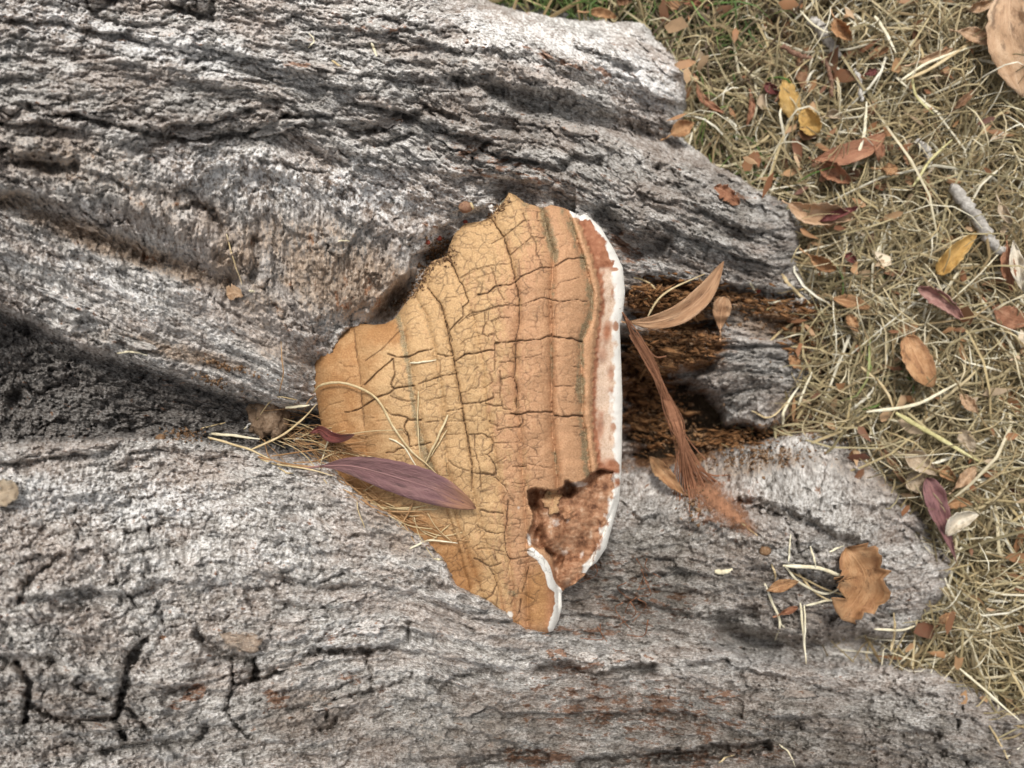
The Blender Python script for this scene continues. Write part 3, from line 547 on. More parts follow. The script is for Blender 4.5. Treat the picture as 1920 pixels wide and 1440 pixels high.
CRK = [  # (polyline, strength)
 (Zd([(330,208),(520,192),(740,172),(800,145),(1000,165),(1110,195)]),1.5),(Zd([(0,345),(60,305),(150,300),(280,272),(325,278)]),1.1),(Zd([(330,376),(500,378)]),.9),(Zd([(30,755),(180,745),(310,700)]),1.0),
 (Zd([(470,838),(550,852),(620,832),(730,828),(840,828)]),1.7),(Zd([(860,860),(970,870),(1030,855),(1110,870)]),1.7),(Zd([(860,598),(1030,596)]),.9),(Zd([(525,342),(640,338),(735,312)]),.6),(Zd([(872,328),(1000,318)]),.6),
 (Zd([(355,990),(430,972),(540,962),(575,925),(570,860)]),1.0),(Zd([(320,1108),(540,1103)]),.8),(Zd([(205,1020),(290,1060),(315,1108),(300,1180),(260,1210),(325,1290),(340,1380)]),1.1),(Zd([(115,1375),(340,1392)]),1.0),
 (Zd([(490,1318),(600,1318)]),.9),(Zd([(590,1290),(720,1315),(840,1335)]),.7),(Zd([(240,745),(310,775),(390,775),(405,800),(490,808)]),1.0),(Zd([(325,210),(325,450)]),.9),(Zd([(375,455),(375,700),(400,800)]),.9),(Zd([(370,540),(450,515),(500,520)]),.7),
 (Zd([(1020,280),(1040,390)]),.6),(Zd([(1010,415),(1090,425)]),.6),(Zd([(1015,520),(1085,505)]),.6),(Zd([(1030,955),(1080,960),(1130,980)]),.7),(Zd([(1060,1010),(1135,1055)]),.6),(Zd([(210,905),(280,910),(290,930),(350,955)]),.8),
 (Zd([(95,1030),(200,1030)]),1.0),(Zd([(370,550),(375,700)]),.6),(Zd([(20,660),(90,640),(110,615),(240,610),(310,560),(300,540)]),.7),(Zd([(150,310),(160,500),(100,640)]),.45),(Zd([(330,1290),(420,1240)]),.7),(Zd([(590,1290),(560,960)]),.4),
 (Zd([(845,830),(850,600),(820,420),(850,340)]),.45),(Zd([(740,180),(750,340),(780,410)]),.5),(Zd([(220,130),(50,185),(20,220)]),.6),(Zd([(330,130),(370,200)]),.8),(Zd([(50,185),(50,310)]),.7),(Zd([(260,210),(270,130),(320,120)]),.7),
 (Zd([(325,450),(270,480),(310,540)]),.6),(Zd([(330,660),(375,658)]),.7),(Zd([(90,1230),(200,1225),(260,1210)]),.6),(Zd([(570,660),(610,820)]),.5),
 (Zb([(410,500),(590,355),(680,348),(760,360)]),.9),(Zb([(580,290),(600,350),(640,400),(655,490),(700,570),(700,640),(740,720),(765,820)]),.9),(Zb([(470,660),(560,580),(660,500),(770,510)]),.8),(Zb([(300,555),(410,508)]),.8),
 (Zb([(300,555),(330,700),(340,760)]),.5),(Zb([(170,1025),(250,1010),(330,945),(450,935),(515,910),(560,860),(740,780),(840,775),(980,700),(1120,690)]),1.2),(Zb([(290,770),(320,860),(350,945),(365,1000),(405,1070)]),.9),
 (Zb([(0,1285),(100,1190),(230,1165),(320,1130),(420,1115),(545,1120),(650,1080),(770,1045),(860,1075),(930,1085),(1060,1065),(1150,1085)]),.9),(Zb([(230,1165),(240,1280),(215,1370),(260,1395),(320,1375)]),.9),(Zb([(330,1380),(330,1250),(380,1230),(470,1230)]),.7),
 (Zb([(250,1010),(270,1090),(320,1130)]),.8),(Zb([(770,1040),(780,970),(870,965),(900,915),(1080,870)]),.6),(Zb([(780,1060),(755,1150),(780,1220),(860,1225),(870,1120),(930,1080)]),.6),(Zb([(20,870),(120,800),(280,760),(460,740)]),.7),
 (Zb([(350,1140),(380,1200),(370,1230)]),.6),(Zb([(860,1230),(885,1300),(880,1390)]),.5),(Zb([(860,500),(900,475),(960,475)]),.5),(Zb([(900,600),(960,570),(1000,580)]),.5),(Zb([(350,610),(300,600),(100,600),(90,560)]),.4),(Zb([(720,640),(820,635)]),.4),
 (Zb([(240,1270),(330,1255)]),.6),(Zb([(60,940),(190,860),(260,835),(320,830)]),.5),
 (Za([(1380,740),(1430,860),(1490,970),(1530,1085),(1480,1130),(1480,1220),(1360,1340)]),1.2),(Za([(1160,960),(1280,1110),(1350,1330),(1380,1440)]),1.3),(Za([(1160,960),(1165,920),(1280,810)]),.6),(Za([(1610,1020),(1700,1005),(1790,935),(1920,930)]),1.1),
 (Za([(1280,1110),(1320,1050),(1430,1040)]),.6),(Za([(1500,1230),(1670,1170),(1790,1130)]),.7),(Za([(1500,850),(1620,790),(1740,765)]),.6),(Za([(1090,1140),(1180,1090)]),.5),(Za([(1540,600),(1560,640),(1550,700)]),.4),
 (Zc([(1320,0),(1385,300),(1430,550),(1470,750),(1490,900),(1530,1100),(1560,1300),(1560,1430)]),1.35),(Zc([(500,80),(520,280),(550,480),(570,700),(590,880)]),.7),(Zc([(600,365),(740,270),(910,100)]),.8),
 (Zc([(800,305),(890,335),(1000,330),(1080,290),(1200,260)]),1.5),(Zc([(590,590),(700,480),(850,350),(865,500),(825,580),(860,620),(820,660),(700,700),(600,770),(560,800),(420,835)]),1.4),(Zc([(860,620),(940,600),(1040,595)]),1.6),
 (Zc([(1080,575),(1180,540),(1290,505),(1410,485)]),1.0),(Zc([(830,680),(920,720),(1040,730)]),.9),(Zc([(760,790),(830,850),(960,870),(1000,900),(1100,900)]),1.3),(Zc([(1140,920),(1280,905)]),1.0),(Zc([(980,900),(950,960),(985,1040),(1000,1140),(1190,1105)]),1.3),
 (Zc([(1000,1140),(900,1160),(860,1195),(790,1195)]),1.2),(Zc([(870,1000),(930,985),(980,1040)]),.9),(Zc([(1250,310),(1330,325),(1400,325)]),1.2),(Zc([(1400,375),(1500,310),(1560,305),(1730,270)]),1.4),(Zc([(1340,820),(1410,810),(1470,790)]),1.0),
 (Zc([(1470,755),(1640,745),(1750,700),(1750,650)]),1.0),(Zc([(1580,1030),(1590,1180),(1630,1350),(1640,1500)]),1.0),(Zc([(1340,1260),(1430,1330),(1530,1360)]),.9),(Zc([(1560,1375),(1780,1390)]),1.0),(Zc([(1530,660),(1540,760),(1550,830)]),.5),
 (Zc([(1350,910),(1550,910)]),.6),(Zc([(1810,460),(1815,700),(1840,800),(1920,810)]),.9),(Zc([(370,380),(400,415),(510,420)]),.5),(Zc([(420,560),(460,520),(540,500)]),.5),(Zc([(410,660),(480,630),(550,625)]),.5),(Zc([(200,840),(270,770),(400,730)]),.5),
 (Zc([(700,915),(790,900)]),.5),(Zc([(1080,640),(1250,570)]),.6),(Zc([(1140,730),(1310,690)]),.6),(Zc([(1340,1030),(1500,1030)]),.6),(Zc([(200,960),(420,910),(450,905)]),.5),(Zc([(1090,800),(1150,1100)]),.3),
 (Ze([(460,0),(455,180)]),1.0),(Ze([(520,30),(540,190)]),.9),(Ze([(460,30),(640,50),(660,0)]),1.0),(Ze([(640,60),(720,130),(760,200),(800,260)]),.9),(Ze([(530,335),(600,350),(710,358)]),1.3),(Ze([(750,250),(750,320),(740,450),(725,530),(740,680),(770,740),(915,710)]),1.1),
 (Ze([(500,460),(580,510),(650,525),(730,520)]),1.0),(Ze([(500,650),(600,650),(720,675)]),.9),(Ze([(480,725),(600,795),(690,770)]),1.1),(Ze([(600,795),(650,890),(660,950),(620,1030),(560,1070)]),1.1),(Ze([(920,800),(900,900),(870,1000)]),1.0),(Ze([(890,1020),(980,1080)]),.8),
 (Ze([(860,1060),(840,1180)]),1.1),(Ze([(770,740),(740,880)]),.7),(Ze([(450,480),(430,570),(380,640)]),.6),(Ze([(640,660),(665,760)]),.8),(Ze([(860,670),(920,665)]),1.0),(Ze([(600,440),(730,460),(870,440)]),.6),(Ze([(740,545),(880,550)]),.5),(Ze([(800,780),(1000,750)]),.6),(Ze([(790,110),(880,120)]),.8)]

CRK += [(B6[1:12], 1.15), ([(664,617),(668,658),(675,700),(678,745),(683,800)], .7), ([(1033,569),(1035,598),(1035,683),(1035,746),(1037,808),(1043,871)], .35)]
BROKEN = [(988,920),(1004,915),(1040,919),(1055,914),(1060,900),(1078,906),(1092,903),(1106,889),(1126,878),(1150,885),(1160,930),(1140,985),(1112,1050),(1100,1078),(1060,1108),(1042,1095),(1036,1050),(1020,1030),(1000,1025),(986,1008),(997,985),(1000,965),(990,945)]
LOBERIM = [(996,1034),(1012,1046),(1027,1070),(1035,1096),(1046,1108),(1048,1132),(1042,1158),(1034,1180)]

cs = 1.7
BX = np.arange(574, 1190, cs); BY = np.arange(346, 1212, cs)
QXc, QYc = np.meshgrid(BX, BY); QXc = QXc.astype(f32); QYc = QYc.astype(f32)
cd = sdf(QXc, QYc, CAP)
gx, gy = QXc.copy(), QYc.copy()
# outer vertices slide onto the traced outline
poly = np.array(CAP+[CAP[0]], float)
nearm = (cd <= 0) & (cd > -3.2*cs)
bxp, byp = gx[nearm].astype(float), gy[nearm].astype(float); best = np.full(bxp.shape, 1e9); tx = bxp.copy(); ty = byp.copy()
for (x0, y0), (x1, y1) in zip(poly[:-1], poly[1:]):
    dd, t = segdist(bxp, byp, x0, y0, x1, y1); m = dd < best
    best = np.where(m, dd, best); tx = np.where(m, x0+t*(x1-x0), tx); ty = np.where(m, y0+t*(y1-y0), ty)
gx[nearm] = tx; gy[nearm] = ty
ins = cd > 0
keepc = ins[1:,1:] | ins[:-1,1:] | ins[1:,:-1] | ins[:-1,:-1]
cw1 = fbm(gx/30, gy/30, 201, 3)*5; cw2 = fbm(gx/9, gy/9, 205, 2)*2.0
CAPW = tps([(590,700,1.4),(600,780,1.2),(660,640,2.0),(680,720,2.7),(640,850,1.8),(760,600,2.5),(780,720,3.3),(760,860,2.7),(720,940,2.1),(850,480,2.1),(850,650,3.5),(860,800,3.3),(860,950,2.7),(830,1060,1.7),(960,380,1.4),(960,480,2.7),(960,650,3.3),(960,800,3.1),(950,950,2.6),(930,1060,1.9),(920,1150,1.0),
  (1050,400,1.2),(1060,520,2.4),(1060,650,2.5),(1060,800,2.2),(1060,890,1.9),(1010,1000,1.8),(1000,1100,1.2),(1010,1170,.5),(1110,480,1.2),(1120,600,1.2),(1120,750,1.1),(1120,870,.9),(1170,520,.3),(1165,700,.3),(1165,880,.2),(1130,1000,.1),(1090,1070,.0),(1050,1130,.2)], lam=1e-4)
hc = CAPW(gx, gy)
xs = [curve_x(b, gy) for b in BANDS]
amp = [0.26,0.36,0.26,0.22,0.20,0.26,0.52,0.58,0.25,0.0]
bandi = np.zeros(gx.shape, int)
for k, x in enumerate(xs): bandi += (gx + cw1*0.4 > x)
left = np.concatenate([[np.full(gx.shape, 575.0)], xs]); right = np.concatenate([xs, [np.full(gx.shape, 1175.0)]])
l_ = np.take_along_axis(left, bandi[None], 0)[0]; r_ = np.take_along_axis(right, bandi[None], 0)[0]
tt = np.clip((gx + cw1*0.4 - l_)/np.maximum(r_-l_, 8), 0, 1)
cush = np.clip(1-np.abs(2*tt-1)**3, 0, 1) + 0.35*(0.5-tt)
inb = 1-sstep(-1, 8, sdf(gx, gy, BROKEN))
hc = hc + np.array(amp)[bandi]*cush*inb
hc = hc - 0.42*sstep(-6, 6, gx + cw2*2 - xs[8])*inb          # the rim sits a step lower
hc = hc + 0.22*fbm(gx/70, gy/70, 211, 3) + 0.035*fbm(gx/14, gy/14, 215, 3)
hc -= inb*(0.16*np.exp(-((gx-xs[7]+cw2*2)/7)**2) + 0.10*np.exp(-((gx-xs[6]+cw2*2)/6)**2))
R = np.where(gx > 1075, 17.0, 24.0 + 22*sstep(860, 640, gx))
q = np.clip(1-cd/R, 0, 1); hc -= R*0.03*(1-np.sqrt(np.clip(1-q*q, 0, 1)))
crack = np.zeros(gx.shape, f32); dep = np.zeros(gx.shape, f32)
for pl, st in CRK:
    dd = polydist(gx+cw1*.22+cw2*.9, gy+cw1*.22-cw2*.9, pl, 40); hw = 0.55+0.72*st
    hw = hw*(0.75+0.5*vnoise(gx/18, gy/18, 231))
    g = np.exp(-(dd/np.maximum(hw, .5))**2); crack = np.maximum(crack, np.clip(st*1.05-.1, 0, 1)*g); dep = np.maximum(dep, (0.03+0.12*st)*g)
# fine craquelure between the traced cracks
zone = sstep(-.45, .20, fbm(gx/85, gy/85, 241, 2) + 0.3*(gx > 800) - 0.5*sstep(985, 1040, gx) - 0.9*sstep(760, 700, gx))*(bandi < 8)
for sx, sy, sd_, st in ((36, 27, 251, .75), (19, 14, 261, .55)):
    f1, ed, rid, til = worley((gx+cw1+cw2)/sx, (gy+cw1-cw2)/sy, sd_)
    g = np.exp(-(ed/(1.35/sx*1.3))**2)*zone*sstep(-.4, .1, vnoise(gx/22, gy/22, sd_+3)); crack = np.maximum(crack, st*g); dep = np.maximum(dep, 0.025*g)
# broken corner with raw flesh, lower than the crust
bd = sdf(gx + cw2, gy + cw2, BROKEN) + fbm(gx/12, gy/12, 271, 2)*2.0
brk = sstep(-1.0, 2.5, bd)
f1, ed, rid, til = worley((gx+cw1*2.2)/44, (gy+cw1*2.2)/34, 281)
lump = 0.10*(rid-.5) + 0.22*fbm(gx/20, gy/15, 285, 4) + 0.10*np.abs(fbm(gx/9, gy/12, 287, 2))
pit = bump_at(gx+cw2, gy+cw2, [(999,940,10,24,5,.9),(1066,918,12,15,10,1.5),(1011,1004,8,17,10,1.2),(1024,1036,17,7,20,1.4),(1050,1052,6,14,20,.7)]) - bump_at(gx+cw2*2, gy+cw2*2, [(1033,1008,24,24,0,.9),(1076,1074,36,22,-32,.9),(1085,985,24,36,10,.55),(1066,962,9,13,0,.5)])
fade = sstep(1165, 1115, gx + 0.12*(gy-900))           # towards the outer rim the break runs out level
hc += brk*((-0.85-0.75*sstep(24, 3, bd)*sstep(1020, 960, gy))*fade + lump*(0.3+0.5*fade)) - brk*pit*0.95
crack = crack*(1-brk); dep = dep*(1-brk)
rimd = polydist(gx+cw2, gy+cw2, LOBERIM, 60)
lobe = (gy > 1030) & (bd < 0) & (gx > 985)
hc += 0.30*np.exp(-(rimd/12)**2)*(bd < 2)
hc -= dep
at = {}
at['crack'] = np.clip(crack, 0, 1)
at['pink'] = np.clip(sstep(880, 1040, gx)*0.9 + 0.15 - 0.3*sstep(560, 420, gy) + (np.where(np.isin(bandi, [5,7]), .12, -.05)), 0, 1.2)
at['orange'] = np.clip(sstep(800, 640, gx)*0.75 + 0.9*bump_at(gx, gy, [(850,1070,60,70,20,1),(800,1000,70,40,35,.9),(930,1165,60,25,10,.9),(735,625,40,25,0,.7),(1010,1120,40,70,0,1.0),(640,870,60,40,30,.9),(1085,640,10,200,0,.0)]), 0, 1)
gn = np.clip(.55+1.3*fbm(gx/16, gy/44, 297, 3), 0, 1.2)
at['grey'] = np.clip(gn*1.5*np.exp(-((gx-xs[7]+4+cw2*2)/10)**2)*(gy < 900) + gn*.85*np.exp(-((gx-xs[6]+cw2*2)/7)**2)*(gy < 890) + 1.15*np.exp(-((gx-xs[1]+6+cw2)/(6+5*sstep(780,900,gy)))**2)*(gy < 920) + .6*np.exp(-((gx-xs[2]+3)/4)**2)*(gy<900) + bump_at(gx, gy, [(1030,440,14,60,-15,.8),(962,1112,14,9,8,.9),(815,935,16,30,10,.8),(985,383,12,10,0,.8)]), 0, 1)
onrim = sstep(-2, 2, gx + cw2*2.5 - xs[8])*(gx > 1060)*(1-brk)
outd = cd
wlim = np.interp(gy, [400,430,470,495,503,540,600,640,700,780,850,880,930,1000,1050,1070], [6,7,9,10,24,20,15,10,15,17,13,8,13,15,12,7]).astype(f32) + fbm(gx/18, gy/22, 291, 3)*15
white = np.where(gy > 505, sstep(15, -9, outd-wlim+2), sstep(6, -4, outd-wlim))*(gx > 1068)*(gy < 1075)
buff = onrim*sstep(498, 508, gy)*sstep(880, 850, gy)*sstep(-.55, .15, fbm(gx/20, gy/30, 295, 3)+.25)
blot = bump_at(gx, gy, [(1138,622,9,22,5,1),(1148,870,14,9,20,1),(1125,800,8,26,0,.8),(1152,505,10,5,0,.8),(1130,665,10,18,0,.6),(1155,612,7,12,0,.8),(1146,700,7,16,0,.7),(1158,905,9,16,0,.6),(1150,800,6,10,0,.7)])
at['white'] = np.clip(np.maximum(white*(1-sstep(.3,.8,blot)), np.maximum(sstep(10, 5, rimd + cw1*.6)*(bd < 3), 0.9*bump_at(gx, gy, [(956,1153,7,8,0,1),(992,1012,4,14,-10,1),(1042,980,12,12,0,.50),(1058,1036,11,8,0,.5),(1091,1040,5,11,20,.55),(1065,974,4,10,20,.5),(972,952,4,5,0,.55),(1085,908,22,7,0,.6)]))), 0, 1)
at['buff'] = np.clip(buff*(1-blot)*sstep(4, 12, gx+cw2*2-xs[8]+2*cw1*.5), 0, 1)
at['rim'] = np.clip(onrim + 0.6*sstep(1015,1035,gx)*sstep(1040,1070,gy)*(bd<0), 0, 1)
at['flesh'] = brk*(1-0.85*bump_at(gx, gy, [(1064,962,9,12,0,.8)]))
at = {k: np.asarray(a_, f32).ravel() for k, a_ in at.items()}
at['flow'] = np.stack([gx/100, gy/100, hc*0.05], -1).reshape(-1, 3).astype(f32)
CW = hc*0.01
VC = to_world(*ray(gx, gy, CW)).reshape(-1, 3)
ncy, ncx = gx.shape
labc = bandi.copy(); labc[brk > .5] = 20; labc[(bandi >= 9)] = 9; labc[brk > .5] = 20
labc[(gy > 1036) & (gx > 1000) & (bd < 0) & (rimd < 13)] = 21
labf = labc[:-1, :-1]
fungus = empty('bracket_fungus', to_world(*ray(620, 760, -0.02)).ravel())
tag(fungus, 'large cracked ochre bracket fungus with a white margin growing out of the trunk', 'fungus')
for k in list(range(10)) + [20, 21]:
    F = grid_faces(ncx, ncy, keepc & (labf == k))
    if len(F) == 0: continue
    V_, F_, A_ = submesh(VC, F, at)
    nm = {9:'white_margin', 20:'broken_flesh', 21:'lobe_margin'}.get(k, 'growth_band')
    o = mesh_obj(nm, V_, F_, M['cap'], fungus, A_)
    if k == 9: o['label'] = 'white growing margin with brown stains'
    if k == 20: o['label'] = 'broken corner showing rusty raw flesh'; flesh_obj = o
    if k == 21: o['label'] = 'small white rim of the lower lobe'
# side wall and pore surface: rings carried down and inwards from the traced outline
ol = []
for a, b in zip(CAP, CAP[1:]+CAP[:1]):
    n_ = max(2, int(math.hypot(b[0]-a[0], b[1]-a[1])/4)); ol += [(a[0]+(b[0]-a[0])*i/n_, a[1]+(b[1]-a[1])*i/n_) for i in range(n_)]
ol = np.array(ol); n_ = len(ol)
cen = np.array([900.0, 780.0])
w0 = sample(CW, BX, BY, ol[:,0], ol[:,1])
prev = np.roll(ol, 1, 0); nxt = np.roll(ol, -1, 0); tg = nxt-prev; nr = np.stack([-tg[:,1], tg[:,0]], 1); nr /= np.linalg.norm(nr, axis=1)[:,None]+1e-9
if ((ol+nr*5-cen)**2).sum() > ((ol-cen)**2).sum(): nr = -nr
u0, v0, _ = ray(ol[:,0], ol[:,1], w0)
rings = []
for inn, dn in ((0.4,0.0002),(0.0,0.002),(2,0.005),(7,0.009),(16,0.0125),(30,0.015),(60,0.018)):
    q2 = ol + nr*inn; k2 = (D-w0)*HF/960
    rings.append(to_world((q2[:,0]-960)*k2, (720-q2[:,1])*k2, w0-dn))
VU = np.vstack(rings); FU = []
for r in range(len(rings)-1):
    i = np.arange(n_); j = (i+1) % n_
    FU.append(np.stack([r*n_+i, r*n_+j, (r+1)*n_+j, (r+1)*n_+i], -1))
FU = np.vstack(FU)
zz = np.zeros(len(VU), f32); oo = np.tile((ol[:,0] > 1060).astype(f32), len(rings))
AU = dict(crack=zz, pink=zz, orange=1-oo, grey=zz, white=oo*(np.tile(ol[:,1], len(rings)) < 1072), buff=zz, rim=zz, flesh=zz, flow=np.stack([np.tile(ol[:,0], len(rings))/100, np.tile(ol[:,1], len(rings))/100, np.repeat(np.arange(len(rings)), n_)*.05], -1))
o = mesh_obj('pore_surface', VU, FU, M['cap'], fungus, AU); o['label'] = 'white pore layer under the margin'

CWm = np.where(ins, CW, -1.0)
def surf(px, py, pad=0.0):         # height of whatever a line of sight meets first
    px = np.asarray(px, float); py = np.asarray(py, float)
    t = sample(W, AX, AY, px, py); g = w_ground(px, py) + 0.011
    c = np.where((px > 575) & (px < 1188) & (py > 347) & (py < 1210), sample(CWm, BX, BY, px, py), -1)
    return np.maximum(np.maximum(t, g), c) + pad

# ------------------------------------------------------------------ ground
gxa = np.r_[-60, -30, -12, -5, -2.2, -1, np.arange(-.5, 1.0, 0.012), 1.3, 2.4, 5, 12, 30, 60]; gya = np.r_[-60, -30, -12, -5, -2.2, -1.2, np.arange(-.8, .8, 0.012), 1.2, 2.4, 5, 12, 30, 60]
GX, GY = np.meshgrid(gxa, gya)
GZv = 0.006*fbm(GX/.06, GY/.06, 301, 4) + 0.012*fbm(GX/.3, GY/.3, 303, 2) - 0.004
GZv = np.where((np.abs(GX) > 1.1) | (np.abs(GY) > 1.1), 0.0, GZv)
F = grid_faces(len(gxa), len(gya), np.ones((len(gya)-1, len(gxa)-1), bool))[:, ::-1]
gnd = mesh_obj('ground', np.stack([GX, GY, GZv], -1).reshape(-1, 3), F, M['soil'])
tag(gnd, kind='structure')

# ------------------------------------------------------------------ dry and green grass (uncountable)
def blades(name, N, region, seed, length, width, mat, lab, cat, lift, upright=0.0, dens=None, rndf=None, droop=1.0):
    r = np.random.default_rng(seed)
    x0, x1, y0, y1 = region
    px = r.uniform(x0, x1, N*3); py = r.uniform(y0, y1, N*3)
    t = sdf(px, py, TRUNK); k = r.uniform(0, 1, N*3)
    p = np.where(t < -4, 1.0, np.where(t < 44, 0.6*(1-np.clip(t, 0, 44)/44)*(fbm(px/40, py/40, seed+9, 2) > -.1), 0))
    if dens is not None: p = p*dens(px, py)
    sel = np.nonzero(k < p)[0][:N]; px = px[sel]; py = py[sel]; n = len(px); t = t[sel]
    wg = w_ground(px, py); u, v, _ = ray(px, py, wg)
    B = to_world(u, v, wg)
    ang = 6.283*fbm(px/170, py/170, seed+1, 2)*1.3 + r.normal(0, 0.7, n)
    L = r.uniform(*length, n)*r.choice([1, 1, 1.5, .6], n)
    K = 6; s = np.linspace(0, 1, K)
    bend = r.normal(0, 1.1, n); bend2 = r.normal(0, 1.5, n)
    th = ang[:,None] + bend[:,None]*(s-.5)[None] + bend2[:,None]*(s-.5)[None]**2*2
    dx = np.cos(th)*(L/(K-1))[:,None]; dy = np.sin(th)*(L/(K-1))[:,None]
    X = B[:,0,None] + np.cumsum(dx, 1) - dx.sum(1)[:,None]*.5; Y = B[:,1,None] + np.cumsum(dy, 1) - dy.sum(1)[:,None]*.5
    z0 = r.beta(1.5, 1.9, n)*lift; z1 = r.normal(0, lift*0.35, n)
    Zc_ = z0[:,None] + z1[:,None]*(s-.5)[None]*1.4 + (r.normal(0.25, 0.5, n)*lift*.5)[:,None]*(1-(2*s-1)[None]**2)
    if upright: Zc_ = Zc_ + (L*upright*r.uniform(.3, 1, n))[:,None]*s[None]**0.8
    Zc_ = Zc_ + np.clip(0.030*(fbm(px/60, py/60, seed+5, 3)+.12), 0, .018)[:,None]*np.sin(np.pi*np.clip(s*.9+.05, 0, 1))[None]
    Zc_ = np.maximum(Zc_, 0.0008 + r.uniform(0, .004, n)[:,None])
    wd_ = r.uniform(*width, n)
    tap = np.array([.55, .95, 1, .9, .65, .15])
    nx_ = -np.sin(th); ny_ = np.cos(th); roll = r.uniform(-.9, .9, n)
    hw = wd_[:,None]*tap[None]*.5
    cx = np.cos(roll)[:,None]; sz = np.sin(roll)[:,None]
    A = np.stack([X+nx_*hw*cx, Y+ny_*hw*cx, Zc_+hw*sz], -1); M_ = np.stack([X, Y, Zc_+hw*.55], -1); Bv = np.stack([X-nx_*hw*cx, Y-ny_*hw*cx, Zc_-hw*sz], -1)
    V = np.stack([A, M_, Bv], 2).reshape(-1, 3)            # n, K, 3
    base = (np.arange(n)*K*3)[:,None,None]; kk = (np.arange(K-1)*3)[None,:,None]
    q = np.array([[0,1,4,3],[1,2,5,4]])
    Fq = (base[...,None] + kk[...,None] + q[None,None]).reshape(-1, 4)
    rv = r.beta(2, 2, n) if rndf is None else rndf(px, py, r)
    o = mesh_obj(name, V, Fq, mat, None, dict(rnd=np.repeat(rv, K*3)))
    tag(o, lab, cat, kind='stuff'); return o

bare = lambda x, y: 1 - 0.75*bump_at(x, y, [(1530,680,70,110,0,1),(1600,820,60,40,30,.9)]) 
inner = lambda x, y: bare(x, y)*(1 - 0.6*((x > 1960) | (y < -60) | (y > 1500)))
rv1 = lambda x, y, r: np.clip(r.beta(1.05, 1.65, len(x)) + 0.16*fbm(x/120, y/120, 401, 2) + 0.08 - 0.22*sstep(260, 60, y)*(x < 1500), 0, 1)
blades('dry_grass', 11500, (1180, 2500, -500, 1950), 11, (.03, .125), (.0008, .0021), M['grass'], 'mat of dry straw coloured grass covering the soil beside the roots', 'grass', 0.017, dens=inner, rndf=rv1)
blades('fine_dry_grass', 7000, (1200, 2100, -150, 1500), 12, (.014, .05), (.0005, .0011), M['grass'], 'fine broken bits of dry grass lying over the thatch', 'grass', 0.027, dens=bare, rndf=lambda x, y, r: np.clip(r.beta(1.6, 1.7, len(x)), 0, 1))
outer = lambda x, y: 1.0*((x > 2300) | (y < -250) | (y > 1750) | (x < 1180))
blades('outer_dry_grass', 12000, (150, 3600, -2000, 2900), 14, (.05, .15), (.0014, .0034), M['grass'], 'dry grass reaching away from the tree past the leaf strewn mat', 'grass', 0.022, dens=outer, rndf=rv1)
gd = lambda x, y: np.clip(bump_at(x, y, [(980,-20,170,60,8,1),(1180,10,120,40,10,1),(1270,90,70,60,40,.9),(1340,50,120,80,20,.6),(1350,220,90,90,20,.25),(1420,330,80,50,20,.35),(1600,560,60,60,0,.10),(1400,-120,500,90,0,.5),(1640,690,50,60,0,.15)]), 0, 1)
blades('green_grass', 6000, (800, 1900, -400, 760), 13, (.018, .045), (.0009, .0017), M['green'], 'patch of live green grass behind the sloping upper root', 'grass', 0.012, upright=0.35, dens=gd)

# ------------------------------------------------------------------ leaves, straws, twigs
def strip_frame(pts, n, lift, pad, follow=0.35):
    c = catmull(pts, n); w = surf(c[:,0], c[:,1])
    k = np.ones(5)/5; ws = np.convolve(np.pad(w, 2, mode='edge'), k, 'valid')
    hi = np.maximum(np.max(w)*(1-follow) + ws*follow if follow < 1 else ws, 0*ws - 9)
    return c, hi + pad + lift

